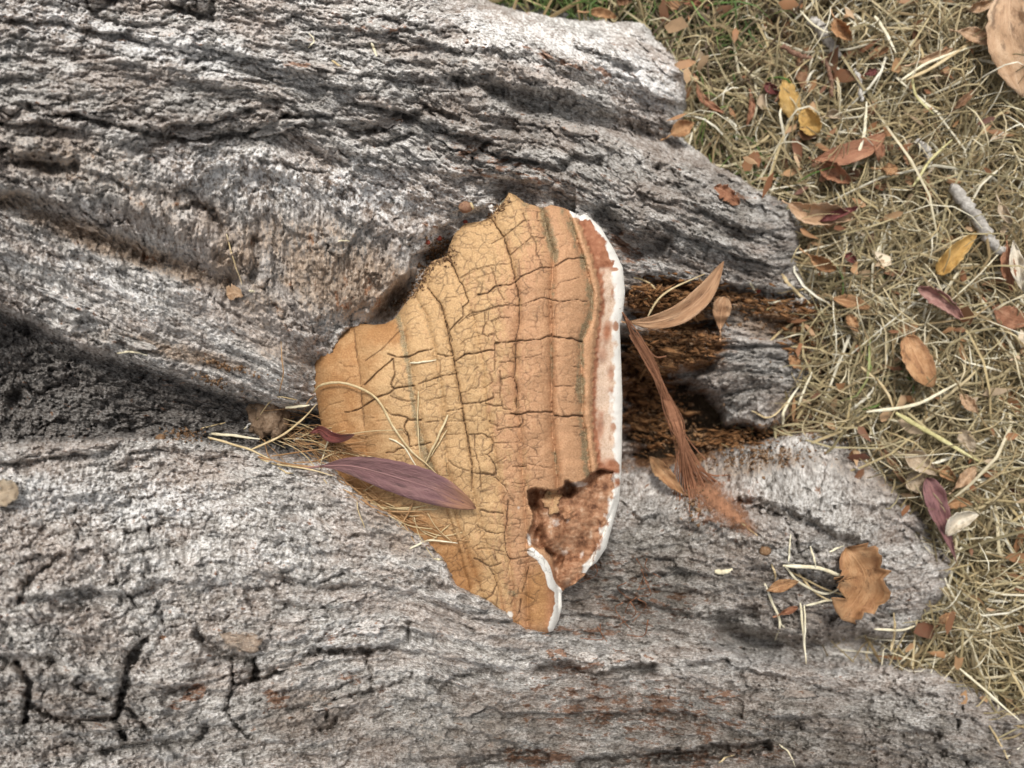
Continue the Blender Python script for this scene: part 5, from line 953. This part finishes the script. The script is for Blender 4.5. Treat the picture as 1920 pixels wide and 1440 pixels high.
# ------------------------------------------------------------------ straws lying on bark, fungus and leaves
c5 = lambda p: Z((1220,915), 2.743, p); c4 = lambda p: Z((1220,450), 2.743, p); c8 = lambda p: Z((1140,470), 4.8, p); c7 = lambda p: Z((300,680), 4.8, p); cE = lambda p: Z((560,800), 4.8, p)
gs = 'loose straws on the bark and fungus'
for pts, wd_, mt, lb, kw in [
 ([(587,737),(602,722),(640,717),(682,731),(712,754),(737,800),(770,845),(800,870),(822,893)],5.5,'straw','long curved straw arching over the tip of the fungus to the purple leaf',dict(arch=.003)),
 ([(785,733),(783,790),(788,862)],3.5,'straw','thin upright straw standing before the grey crack of the crust',{}),
 ([(840,778),(820,822),(796,872)],6,'straw','forked tan straw leaning on the purple leaf',{}),
 ([(838,806),(816,842),(803,862)],3,'straw','thin straw lying along the forked straw',{}),
 ([(730,822),(757,838),(786,884)],4,'straw_pale','frayed pale straw crossing the long curved straw',{}),
 ([(768,681),(790,679),(818,675)],4.5,'straw_pale','short pale straw bit across a grey furrow of the crust',{}),
 ([(622,808),(610,842),(597,884)],5,'straw_pale','short pale straw lying over the stalk of the purple leaf',{}),
 (c7([(820,780),(1050,680),(1250,540),(1412,370)]),5.5,'straw','straight straw pointing at the tip of the fungus',dict(follow=.3)),
 (c7([(430,670),(620,725),(800,780),(1000,870)]),5.5,'straw','tan straw along the lower rim of the dark hollow',dict(follow=.4)),
 (c7([(440,640),(650,655),(900,690)]),7,'straw_pale','broad pale straw above the lower rim of the dark hollow',dict(follow=.3)),
 (c7([(1130,405),(1240,395),(1345,383)]),7,'straw_pale','short whitish straw between the soil clump and the fungus',dict(follow=.2,lift=.004)),
 (c7([(750,600),(830,545),(925,520)]),5,'straw_pale','pale straw ends beside the soil clump',{}),
 (c7([(380,590),(500,560),(590,540)]),4,'straw','dull straw inside the dark hollow',{}),
 (c7([(1072,270),(1108,110),(1095,-60),(1090,-190)]),3,'straw_brown','fine thread standing up from the soil clump',dict(lift=.004)),
 (c7([(1250,680),(1400,610),(1545,585)]),4.5,'straw','straw in front of the shrivelled maroon leaf',{}),
 (c7([(900,870),(1080,920),(1300,950),(1560,1020)]),4.5,'straw','lower straw of the bundle at the purple leaf stalk',{}),
 (c7([(880,845),(1060,895),(1260,930),(1480,940)]),6,'straw_brown','brown straw of the bundle at the purple leaf stalk',{}),
 (c7([(1000,840),(1300,800),(1600,750),(1920,690)]),4,'straw_brown','thin brown fibre running up towards the crust',{}),
 (c7([(1200,900),(1420,880),(1620,780),(1900,735)]),3,'straw_brown','thin brown fibre above the purple leaf',{}),
 (c7([(1060,940),(1140,990),(1200,995)]),3.5,'straw','straw tip hanging over pale bark',{}),
 (c7([(1290,440),(1340,340),(1380,310)]),3,'straw_brown','brown fibre against the side of the fungus tip',dict(lift=.002)),
 (c7([(940,690),(960,800),(1000,880)]),4,'straw_brown','short brown straw bent under the soil clump',{}),
 (cE([(1000,1100),(1090,1055),(1200,1022),(1430,1050)]),5,'straw_pale','pale straw with a hooked end below the purple leaf',{}),
 (cE([(1180,1040),(1280,950),(1370,870)]),3,'straw','thin straw rising from the hooked straw',{}),
 (cE([(1030,680),(980,790),(905,915)]),5,'straw_brown','reddish brown straw stub below the purple leaf',{}),
 (cE([(600,630),(700,700),(850,745),(1250,742)]),6,'straw','upper straw of the bundle under the purple leaf',{}),
 (cE([(560,650),(700,740),(900,765),(1180,758)]),5,'straw_brown','middle straw of the bundle under the purple leaf',{}),
 (cE([(640,690),(800,735),(1000,730),(1150,712)]),5,'straw','third straw of the bundle under the purple leaf',{}),
 (cE([(420,500),(600,640),(780,760),(940,870),(1050,1055)]),4.5,'straw_brown','long brown straw along the bark lip under the fungus',{}),
 (cE([(350,420),(470,540),(640,660),(720,700)]),3.5,'straw_brown','hairy brown fibre at the foot of the purple leaf',{}),
 (cE([(1225,1190),(1260,1195),(1305,1190)]),6,'straw_pale','tiny pale straw stub on the bark lip',{}),
 (c8([(360,598),(420,480),(560,350),(870,210)]),5,'straw','curved straw rising behind the crescent leaf',dict(follow=.1,lift=.004)),
 (c8([(230,240),(360,285),(480,400)]),4.5,'straw','straw lying on rotten wood by the white margin',{}),
 (c8([(285,520),(320,450),(370,415)]),5,'straw','short straw curl on the rotten wood',{}),
 (c8([(1405,460),(1500,465),(1590,440)]),6,'straw_pale','short whitish straw on the soil beside the spoon shaped leaf',{}),
 (c8([(1280,290),(1310,340),(1335,375)]),6,'straw_pale','stubby pale straw on the end of the upper root',{}),
 (c8([(1560,210),(1650,330),(1820,480)]),9,'straw','flat tan straw lying across the end of the upper root',{}),
 (c8([(1520,380),(1720,350),(1920,330)]),5,'straw','tan straw pointing out to the grass',{}),
 (c8([(1300,535),(1400,540),(1480,505)]),5,'straw_green','greenish straw bit on the brown crumbs',{}),
 (c8([(1450,820),(1600,690),(1820,560)]),6,'straw','straw leaning across the bare soil pocket',{}),
 (c8([(600,650),(700,710),(790,780)]),4,'straw_brown','brown straw hanging in the recess',{}),
 (c4([(1110,885),(1350,850),(1480,790),(1590,730)]),8,'straw_pale','long bent pale straw crossing the grass by the orange notched leaf',dict(lift=G+.004,follow=.2)),
 (c4([(1260,890),(1450,1000),(1690,1140)]),11,'straw_green','thick pale green stem lying in the grass',dict(lift=G+.004,follow=.2)),
 (c4([(1080,650),(1200,760),(1260,890)]),7,'straw','straw joining the thick green stem',dict(lift=G+.003,follow=.2)),
 (c4([(680,950),(690,870),(770,740)]),7,'straw_pale','hooked pale straw over the dark recess',dict(lift=.008)),
 (c4([(760,850),(790,770),(830,680)]),6,'straw_pale','second pale straw over the dark recess',dict(lift=.008)),
 (c4([(520,880),(620,910),(740,790)]),4,'straw','curved straw over the dark recess',dict(lift=.005)),
 (c4([(1040,1010),(1100,1000),(1160,995)]),5,'straw','straw bit on the short root',{}),
 (c5([(585,490),(630,600),(665,690),(640,785)]),6.5,'straw_pale','bent pale straw standing on the short root left of the straw bundle',{}),
 (c5([(655,640),(665,690),(690,720)]),4,'straw_pale','short fork of the bent pale straw',{}),
 (c5([(770,590),(785,740),(800,905)]),6,'straw_pale','straight pale straw bridging the gap between the lower roots',dict(follow=0,lift=.001)),
 (c5([(790,600),(795,700),(792,800)]),4,'straw_pale','thin twin of the straight straw bridging the gap',dict(follow=0,lift=.001)),
 (c5([(680,400),(850,410),(980,450),(1130,480)]),9,'straw_pale','thick pale straw of the bundle over the torn leaf',dict(lift=.004)),
 (c5([(690,400),(760,480),(900,545),(1020,480)]),6,'straw_pale','curved straw of the bundle over the torn leaf',dict(lift=.003)),
 (c5([(800,605),(920,578),(1030,580)]),6,'straw_pale','lower pale straw of the bundle over the torn leaf',dict(lift=.003)),
 (c5([(760,440),(850,540),(950,590)]),5,'straw','tan straw under the bundle over the torn leaf',dict(lift=.002)),
 (c5([(720,430),(900,520),(1110,585)]),4.5,'straw','thin straw through the bundle over the torn leaf',dict(lift=.003)),
 (c5([(820,300),(840,360),(850,410)]),4.5,'straw_pale','upright straw tip above the bundle',dict(lift=.003)),
 (c5([(1130,440),(1145,400),(1168,345)]),4.5,'straw_pale','straw tip sticking up from the torn leaf',dict(lift=.004)),
 (c5([(920,330),(960,310),(995,298)]),5,'straw_pale','short straw on top of the torn leaf',dict(lift=.003)),
 (c5([(620,390),(640,440),(640,480)]),5,'straw','small straw stub beside the orange scrap',{}),
 (c5([(710,380),(715,300),(720,240)]),4.5,'straw_pale','fine pale straw above the orange scrap',{}),
 (c5([(455,165),(500,205),(550,245)]),6,'straw','ochre straw stub in the rusty dust',{}),
 (c5([(1590,930),(1720,1040),(1900,1200)]),5.5,'straw_pale','long pale straw over the end of the big lower root',dict(lift=.006,follow=.2)),
 (c5([(1740,1220),(1800,1320),(1850,1420)]),5,'straw','straw on the end of the big lower root',{}),
 (c5([(660,1320),(710,1360),(745,1435)]),4,'straw_pale','hair thin straw on the big lower root',{}),
 (c5([(350,1415),(390,1385),(430,1375)]),5,'straw','golden straw crumb beside a lichen spot',{}),
 (c5([(1150,725),(1290,730),(1420,690)]),6,'straw_pale','pale straw at the tip of the short root',dict(lift=.006)),
 (c5([(1235,840),(1255,740),(1250,640)]),6,'straw','upright straw at the tip of the short root',dict(lift=.006)),
 (c5([(330,430),(380,432),(420,418)]),12,'straw_pale','whitish flat chip on grey bark',{}),
 (Z((0,0),2.743,[(1585,245),(1615,210),(1590,170)]),4,'straw_pale','thin pale straw on the pale ridge above the fungus',{}),
 (Z((600,0),2.743,[(265,220),(278,255),(292,290)]),7,'straw_pale','stubby pale straw on the dark upper bark',{}),
 (Z((600,0),2.743,[(60,310),(95,335),(125,358)]),5,'straw','tan straw on the upper bark ridge',{}),
 (Z((0,450),2.743,[(1165,-30),(1200,100),(1245,230)]),4,'straw','thin golden straw hanging on brown bark',{}),
 (Z((0,450),2.743,[(600,582),(680,575),(755,592)]),5,'straw_pale','pale straw on the silvery ridge above the dark hollow',{}),
 (Z((0,450),2.743,[(1280,262),(1310,264)]),6,'straw_pale','tiny white chip beside the triangular leaf scrap',{}),
 ([(634,452),(645,451),(656,452)],4,'straw_pale','tiny pale straw on the bark above the fungus gap',{}),
 ([(948,372),(938,384),(930,394)],5,'straw_pale','small straw chip at the top corner of the fungus',{}),
 ([(1500,20),(1530,50),(1560,60),(1600,40)],5,'straw_pale','pale grass stem over the short grey twig',dict(lift=G+.006,follow=.2)),
 ([(1640,30),(1660,60),(1680,100)],8,'straw_pale','thick pale stem near the crumpled orange leaf',dict(lift=G+.006,follow=.2)),
 ([(1600,320),(1620,250),(1625,190)],8,'straw_pale','upright pale stem over the reddish curled leaf',dict(lift=G+.008,follow=.2)),
 ([(1700,150),(1760,120),(1830,70),(1850,40)],8,'straw','golden stem along the pinkish leaf',dict(lift=G+.006,follow=.2)),
 ([(1690,150),(1740,118),(1800,95),(1870,75)],7,'straw_pale','pale stem under the pinkish tan leaf',dict(lift=G+.005,follow=.2)),
 ([(1712,350),(1745,300),(1785,262)],7,'straw_green','yellow green stem in open grass below the brown roll',dict(lift=G+.006,follow=.2)),
 ([(1710,140),(1718,180),(1752,215)],6,'straw_green','curved greenish stem below the pinkish leaf',dict(lift=G+.006,follow=.2)),
]:
    straw(pts, wd_, M[mt], lb, gs, **kw)

# ------------------------------------------------------------------ twigs
twig([(1527,36),(1550,72),(1572,108)], 19, M['twig'], 'short thick grey twig beside the crumpled orange leaf', lift=G+.002, seed=3)
twig([(1784,350),(1820,395),(1850,440),(1878,476)], 22, M['twig'], 'grey white knobbly twig beside the ochre tongue leaf', lift=G+.003, seed=4)
twig([(1466,86),(1492,102),(1524,110)], 9, M['twig_dark'], 'thin maroon leaf stalk crossing the grass by the short grey twig', lift=G+.004, seed=5)
twig([(1545,110),(1556,140),(1560,180)], 8, M['twig_dark'], 'thin brown twig below the short grey twig', lift=G+.003, seed=6)
twig([(1600,130),(1612,155),(1618,190)], 9, M['twig'], 'thin grey twig in the pale straw', lift=G+.003, seed=7)
twig([(1720,262),(1740,290),(1742,312)], 14, M['twig'], 'grey twig stub in open straw', lift=G+.002, seed=8)

# ------------------------------------------------------------------ rusty spider web below the margin
web = empty('rusty_web', to_world(*ray(1290, 900, -0.08)).ravel())
tag(web, 'rust dusted spider web stretched from the white margin down to the bark', 'spider web')
def strand(pts, w0_, w1_, ws, nm='web_strand', n=22, flat=.18, seed=0):
    c = catmull(pts, n); t = np.linspace(0, 1, n); w = np.interp(t, np.linspace(0, 1, len(ws)), ws); w = np.maximum(w, surf(c[:,0], c[:,1])+.0006)
    return tube(nm, to_world(*ray(c[:,0], c[:,1], w)), np.interp(t, [0,.5,1], [w0_, (w0_+w1_)*.5, w1_])*.5*HF*(D-w)/960, M['web'], web, flat=flat, sides=8, knob=.14, seed=seed)
for i in range(46):
    r = np.random.default_rng(700+i); sp_ = r.normal(0, 1, 4)
    pts = [(1168+sp_[0]*3, 588+sp_[0]*5), (1192+sp_[1]*5, 630+sp_[0]*4), (1225+sp_[1]*6, 690+sp_[1]*3), (1252+sp_[2]*5, 755), (1270+sp_[2]*6, 805), (1288+sp_[3]*11, 868+sp_[2]*8), (1300+sp_[3]*20, 900+r.uniform(0, 40))]
    k0 = r.integers(0, 3); strand(pts[k0:], r.uniform(.8, 3.2), r.uniform(.8, 3.0), [[-.012,-.05,-.068][k0],-.055,-.075], 'web_strand', 20, .5, i)
strand([(1226,700),(1260,770),(1295,830),(1326,864)], 3, 2, [-.045,-.07,-.08], seed=2)
strand([(1205,640),(1228,668),(1250,668)], 3, 2, [-.035,-.05], seed=4)
def web_sheet(outline, pad, mat):
    xs_ = [q[0] for q in outline]; ys_ = [q[1] for q in outline]
    ax_ = np.arange(min(xs_), max(xs_)+3, 3.0); ay_ = np.arange(min(ys_), max(ys_)+3, 3.0); X, Y = np.meshgrid(ax_, ay_); dd = sdf(X, Y, outline)
    w_ = surf(X, Y); sm = w_.copy()
    for _ in range(10): sm[1:-1,1:-1] = np.maximum(w_[1:-1,1:-1], (sm[:-2,1:-1]+sm[2:,1:-1]+sm[1:-1,:-2]+sm[1:-1,2:])/4)
    k_ = (dd > 0)[:-1,:-1]; F = grid_faces(len(ax_), len(ay_), k_)
    V = to_world(*ray(X, Y, sm+pad)).reshape(-1, 3)
    V_, F_, A_ = submesh(V, F, dict(edge=np.clip(dd/32, 0, 1).ravel(), flow=np.stack([X/100, Y/100, 0*X], -1).reshape(-1, 3)))
    o = mesh_obj('web_sheet', V_, F_, mat, web, A_); o['label'] = 'fuzzy rust brown sheet of web lying on the bark'; return o
def make_web():
    n = NT('web_sheet', 0.95, 0.1); fl = n.attr('flow', True)
    a = n.noise(fl, 16, 5, 0.75, (1, .6, 1)); c = n.noise(fl, 5, 3, .6)
    m = n.done(n.ramp(a, [(0.3, (0.20, 0.09, 0.05)), (0.7, (0.40, 0.21, 0.12))]), n.bump(a, .001, .8))
    al = n.math('MULTIPLY', n.math('SUBTRACT', n.math('ADD', n.math('MULTIPLY', n.attr('edge'), 0.9), a), 0.62), 1.3, True)
    n.lk(n.math('MULTIPLY', al, 0.95), n.b.inputs['Alpha']); return m
M['web_sheet'] = make_web()
web_sheet([(1278,860),(1308,868),(1335,885),(1372,915),(1405,950),(1428,985),(1425,1015),(1395,1010),(1360,995),(1320,965),(1285,930),(1272,895)], .0012, M['web_sheet'])
0 and web_sheet([(1130,1035),(1180,1045),(1230,1090),(1260,1150),(1270,1190),(1200,1188),(1120,1186),(1085,1180),(1120,1110)], .0006, M['web_sheet'])
for i in range(9):
    r = np.random.default_rng(600+i)
    e = (1320+r.uniform(-40, 70), 930+r.uniform(-40, 50)); m_ = ((1288+e[0])/2+r.uniform(-14,14), (880+e[1])/2+r.uniform(-10,10))
    strand([(1284+r.uniform(-8,14), 866+r.uniform(-6,14)), m_, e], r.uniform(3,7), r.uniform(.6,2), [-.068,-.08,-.09], 'web_fan', 14, .3, 20+i)
for i in range(14):
    r = np.random.default_rng(640+i); x = r.uniform(1110, 1260); y = r.uniform(1040, 1190)
    strand([(x, y), (x+r.uniform(-18,18), y+r.uniform(10,30)), (x+r.uniform(-40,45), y+r.uniform(20,60))], 2.2, 1.2, [-.02,-.03,-.1], 'web_thread', 10, .6, 50+i)

fuzz = empty('fibre_tangle', to_world(*ray(640, 860, 0.02)).ravel())
tag(fuzz, 'tangle of fine brown fibres caught between the purple leaf and the dark hollow', 'fibres')
for i in range(70):
    r = np.random.default_rng(1200+i); x0 = r.uniform(480, 640); y0 = 790+ (x0-480)*.42 + r.normal(0, 16); L = r.uniform(50, 150); a = r.normal(.30, .28)
    pts = [(x0, y0), (x0+L*.5*math.cos(a)+r.normal(0,6), y0+L*.5*math.sin(a)+r.normal(0,8)), (x0+L*math.cos(a+.15), y0+L*math.sin(a+.15)+r.normal(0,8))]
    c_, w_ = strip_frame(pts, 10, r.uniform(0, .003), .0006, .8)
    tube('fibre', to_world(*ray(c_[:,0], c_[:,1], w_)), r.uniform(.00012, .00032), M['straw_brown' if r.random() < .8 else 'straw'], fuzz, sides=4)
for i in range(46):
    r = np.random.default_rng(1300+i); t_ = r.random(); x0 = 640+t_*150+r.normal(0, 10); y0 = 905+t_*75+r.normal(0, 9); L = r.uniform(30, 90); a = r.normal(.45, .35)
    pts = [(x0, y0), (x0+L*.5*math.cos(a), y0+L*.5*math.sin(a)+r.normal(0,6)), (x0+L*math.cos(a-.2), y0+L*math.sin(a-.2))]
    c_, w_ = strip_frame(pts, 8, r.uniform(0, .002), .0005, .8)
    tube('fibre', to_world(*ray(c_[:,0], c_[:,1], w_)), r.uniform(.00012, .0003), M['straw_brown' if r.random() < .6 else 'straw'], fuzz, sides=4)

# ------------------------------------------------------------------ soil clump, seed capsule, crumbs, shells
clump = lumpmesh('soil_clump', 512, 775, .0105, M['clod'], None, 3, (.85, 1.25, .9), .5, .0, 4, .45)
tag(clump, 'brown square soil clump hanging in webs beside the tip of the fungus', 'soil clump')
cp = lumpmesh('seed_capsule', 874, 390, .0034, M['capsule'], None, 5, (1.1, .9, 1), .10, .001, 3)
tag(cp, 'round brown seed capsule on the bark above the crust', 'seed capsule')
r_ = tube('capsule_rim', to_world(*ray(np.array([883, 887.0]), np.array([387, 385.0]), np.array([.001, .001])+float(surf(874, 390))+.002)), [.0022, .0019], M['straw'], cp, sides=10)
for (x, y, rad, mt, lb, nm, ct) in [(824,447,.0016,'red','red seed bit on the crumb ridge above the crust','seed','seed'),(803,455,.0015,'red','second red seed bit on the crumb ridge above the crust','seed','seed'),(873,417,.0014,'red','red seed bit below the round seed capsule','seed','seed'),
      (920,388,.0015,'shell','pale round seed at the top edge of the fungus','seed','seed'),(1434,1032,.0036,'crumb','brown crumb clod on the short root at the end of the rusty web','clod','clod'),(304,822,.0028,'crumb','rusty crumb on the lower rim of the dark hollow','clod','clod'),(1420,545,.0025,'red','dark red seed on the end of the upper root','seed','seed')]:
    tag(lumpmesh(nm, x, y, rad, M[mt], None, int(x) % 97, (1, .9, .8), .25, 0, 2), lb, ct)
for i, (x, y, a, lb) in enumerate([(472,801,.3,'small white curled shell beside the soil clump'),(560,829,.8,'small white curled shell under the tip of the fungus')]):
    P = [(x+9*math.cos(a+t), y+7*math.sin(a+t)) for t in np.linspace(2.6, 5.4, 9)]
    tag(straw(P, 4.5, M['shell'], lb, None, lift=.002, name='snail_shell', cat='shell', n=12, flat=1), lb, 'shell')

def crumbs(name, spots, N, size, mat, lab, seed, lift=.0, avoid=False, slab=False):
    r = np.random.default_rng(seed); Vs = []; Fs = []
    oc = np.array([[1,0,0],[-1,0,0],[0,1,0],[0,-1,0],[0,0,1],[0,0,-1.0]]); of = np.array([[0,2,4],[2,1,4],[1,3,4],[3,0,4],[2,0,5],[1,2,5],[3,1,5],[0,3,5]])
    wts = np.array([s_[5] for s_ in spots], float); ch = r.choice(len(spots), N, p=wts/wts.sum())
    for i in range(N):
        x, y, rx, ry, a, _ = spots[ch[i]]; ca, sa = math.cos(math.radians(a)), math.sin(math.radians(a)); dx, dy = r.normal(0, .5, 2)*(rx, ry)
        px, py = x+dx*ca-dy*sa, y+dx*sa+dy*ca
        if avoid and px < 1178: px = 1178 + r.uniform(0, 25)
        sz = r.uniform(*size)*r.choice([1, 1, .6, 1.6]); sc = sz*r.uniform(.5, 1.5, 3)
        P = to_world(*ray(px, py, float(surf(px, py))+lift*r.uniform(0, 1))).ravel() + [0, 0, sz*.3]
        if slab: sc = sz*np.array([r.uniform(1.5, 5), r.uniform(.5, 1.1), r.uniform(.4, .9)])
        th = r.normal(-.15, .35) if slab else r.uniform(0, 6.28); Rm = np.array([[math.cos(th), -math.sin(th), 0],[math.sin(th), math.cos(th), 0],[0,0,1]])
        Vs.append((oc*sc*(1+.3*r.normal(0, 1, (6, 1))))@Rm.T + P); Fs.append(of+i*6)
    o = mesh_obj(name, np.vstack(Vs), np.vstack(Fs), mat, None, smooth=False)
    return tag(o, lab, 'crumbs', kind='stuff')
crumbs('frass_crumbs', [(800,505,14,60,35,1),(826,470,26,20,30,1.4),(765,555,9,42,48,.9),(935,392,8,30,40,.5),(345,815,38,14,5,.9),(540,810,60,20,5,1.4),(612,838,50,16,15,1),(430,688,60,8,14,.6),(400,715,40,10,20,.5)], 1500, (.00025, .0007), M['crumb'], 'brown crumbly frass gathered along the edges of the fungus', 71, .003)
crumbs('soil_crumbs', [(1330,565,120,26,5,1),(1450,590,90,34,8,1),(1520,650,50,60,0,1),(1420,860,110,22,-6,.9),(1260,640,70,34,0,.8),(1560,790,60,40,30,.8),(1240,790,70,60,0,1.2),(1350,830,90,24,0,.9),(1480,800,60,20,0,.6),(1300,940,40,40,0,.2)], 3600, (.0003, .0010), M['crumb'], 'loose brown crumbs of rotten wood and soil in the recess under the fungus', 72, .003, True)
def flakes(name, N, region, seed, lab):
    r = np.random.default_rng(seed); px = r.uniform(region[0], region[1], N*3); py = r.uniform(region[2], region[3], N*3); t = sdf(px, py, TRUNK); k = t < 8 + 34*(r.random(N*3) < .5)
    px, py = px[k][:N], py[k][:N]; n = len(px); wg = w_ground(px, py); B = to_world(*ray(px, py, wg)); B[:,2] += np.maximum(.0, (surf(px, py)-wg-.011))*CT + .008 + r.beta(2, 1.6, n)*.026
    L = r.uniform(.003, .009, n); Wd = L*r.uniform(.25, .6, n); th = r.uniform(0, 6.28, n); ti = r.normal(0, .45, (n, 2))
    loc = np.array([[-1,-.2],[-.4,-.9],[.4,-.7],[1,.1],[.3,.8],[-.5,.7],[0,0]])
    q = loc[None]*(1+.25*r.normal(0, 1, (n, 7, 2))); x = q[...,0]*L[:,None]; y = q[...,1]*Wd[:,None]
    X = x*np.cos(th)[:,None]-y*np.sin(th)[:,None]; Y = x*np.sin(th)[:,None]+y*np.cos(th)[:,None]; Z_ = x*ti[:,:1]+y*ti[:,1:]; Z_[:,6] -= Wd*.5*r.uniform(-1, 1, n)
    V = np.stack([X, Y, Z_], -1)+B[:,None]; F = np.array([[i, (i+1) % 6, 6] for i in range(6)])
    o = mesh_obj(name, V.reshape(-1, 3), (F[None]+7*np.arange(n)[:,None,None]).reshape(-1, 3), M['litter'], None, dict(rnd=np.repeat(r.uniform(0, 1, n), 7)))
    return tag(o, lab, 'leaf litter', kind='stuff')
M['litter'] = make_grass('leaf_litter', [(0.0, (0.10,0.04,0.025)), (0.3, (0.25,0.11,0.05)), (0.6, (0.38,0.21,0.10)), (0.85, (0.47,0.32,0.19)), (1.0, (0.66,0.56,0.42))], .6)
flakes('leaf_litter', 620, (1240, 2150, -150, 1550), 77, 'small broken leaf bits scattered through the dry grass')
crumbs('rotten_wood_crumbs', [(1245,575,75,34,8,1),(1265,650,85,40,0,1),(1300,545,90,18,6,.6),(1210,690,40,50,0,.6),(1230,790,60,60,0,.9),(1360,820,90,20,-4,.7),(1450,575,80,22,8,.6),(1510,620,40,40,0,.5)], 1900, (.0003, .0014), M['rot'], 'orange brown crumbly rotten wood on the shelf beside the white margin', 74, .005, True, True)
crumbs('bark_chips', [(1500,560,60,20,5,1),(1650,860,50,30,35,.8),(1550,830,60,20,20,.8),(1700,1200,50,30,0,.6)], 420, (.0004, .0012), M['twig'], 'grey bark chips and grit at the foot of the roots', 73, .002)

for o in bpy.data.objects:
    if '_o' in o.keys(): del o['_o']
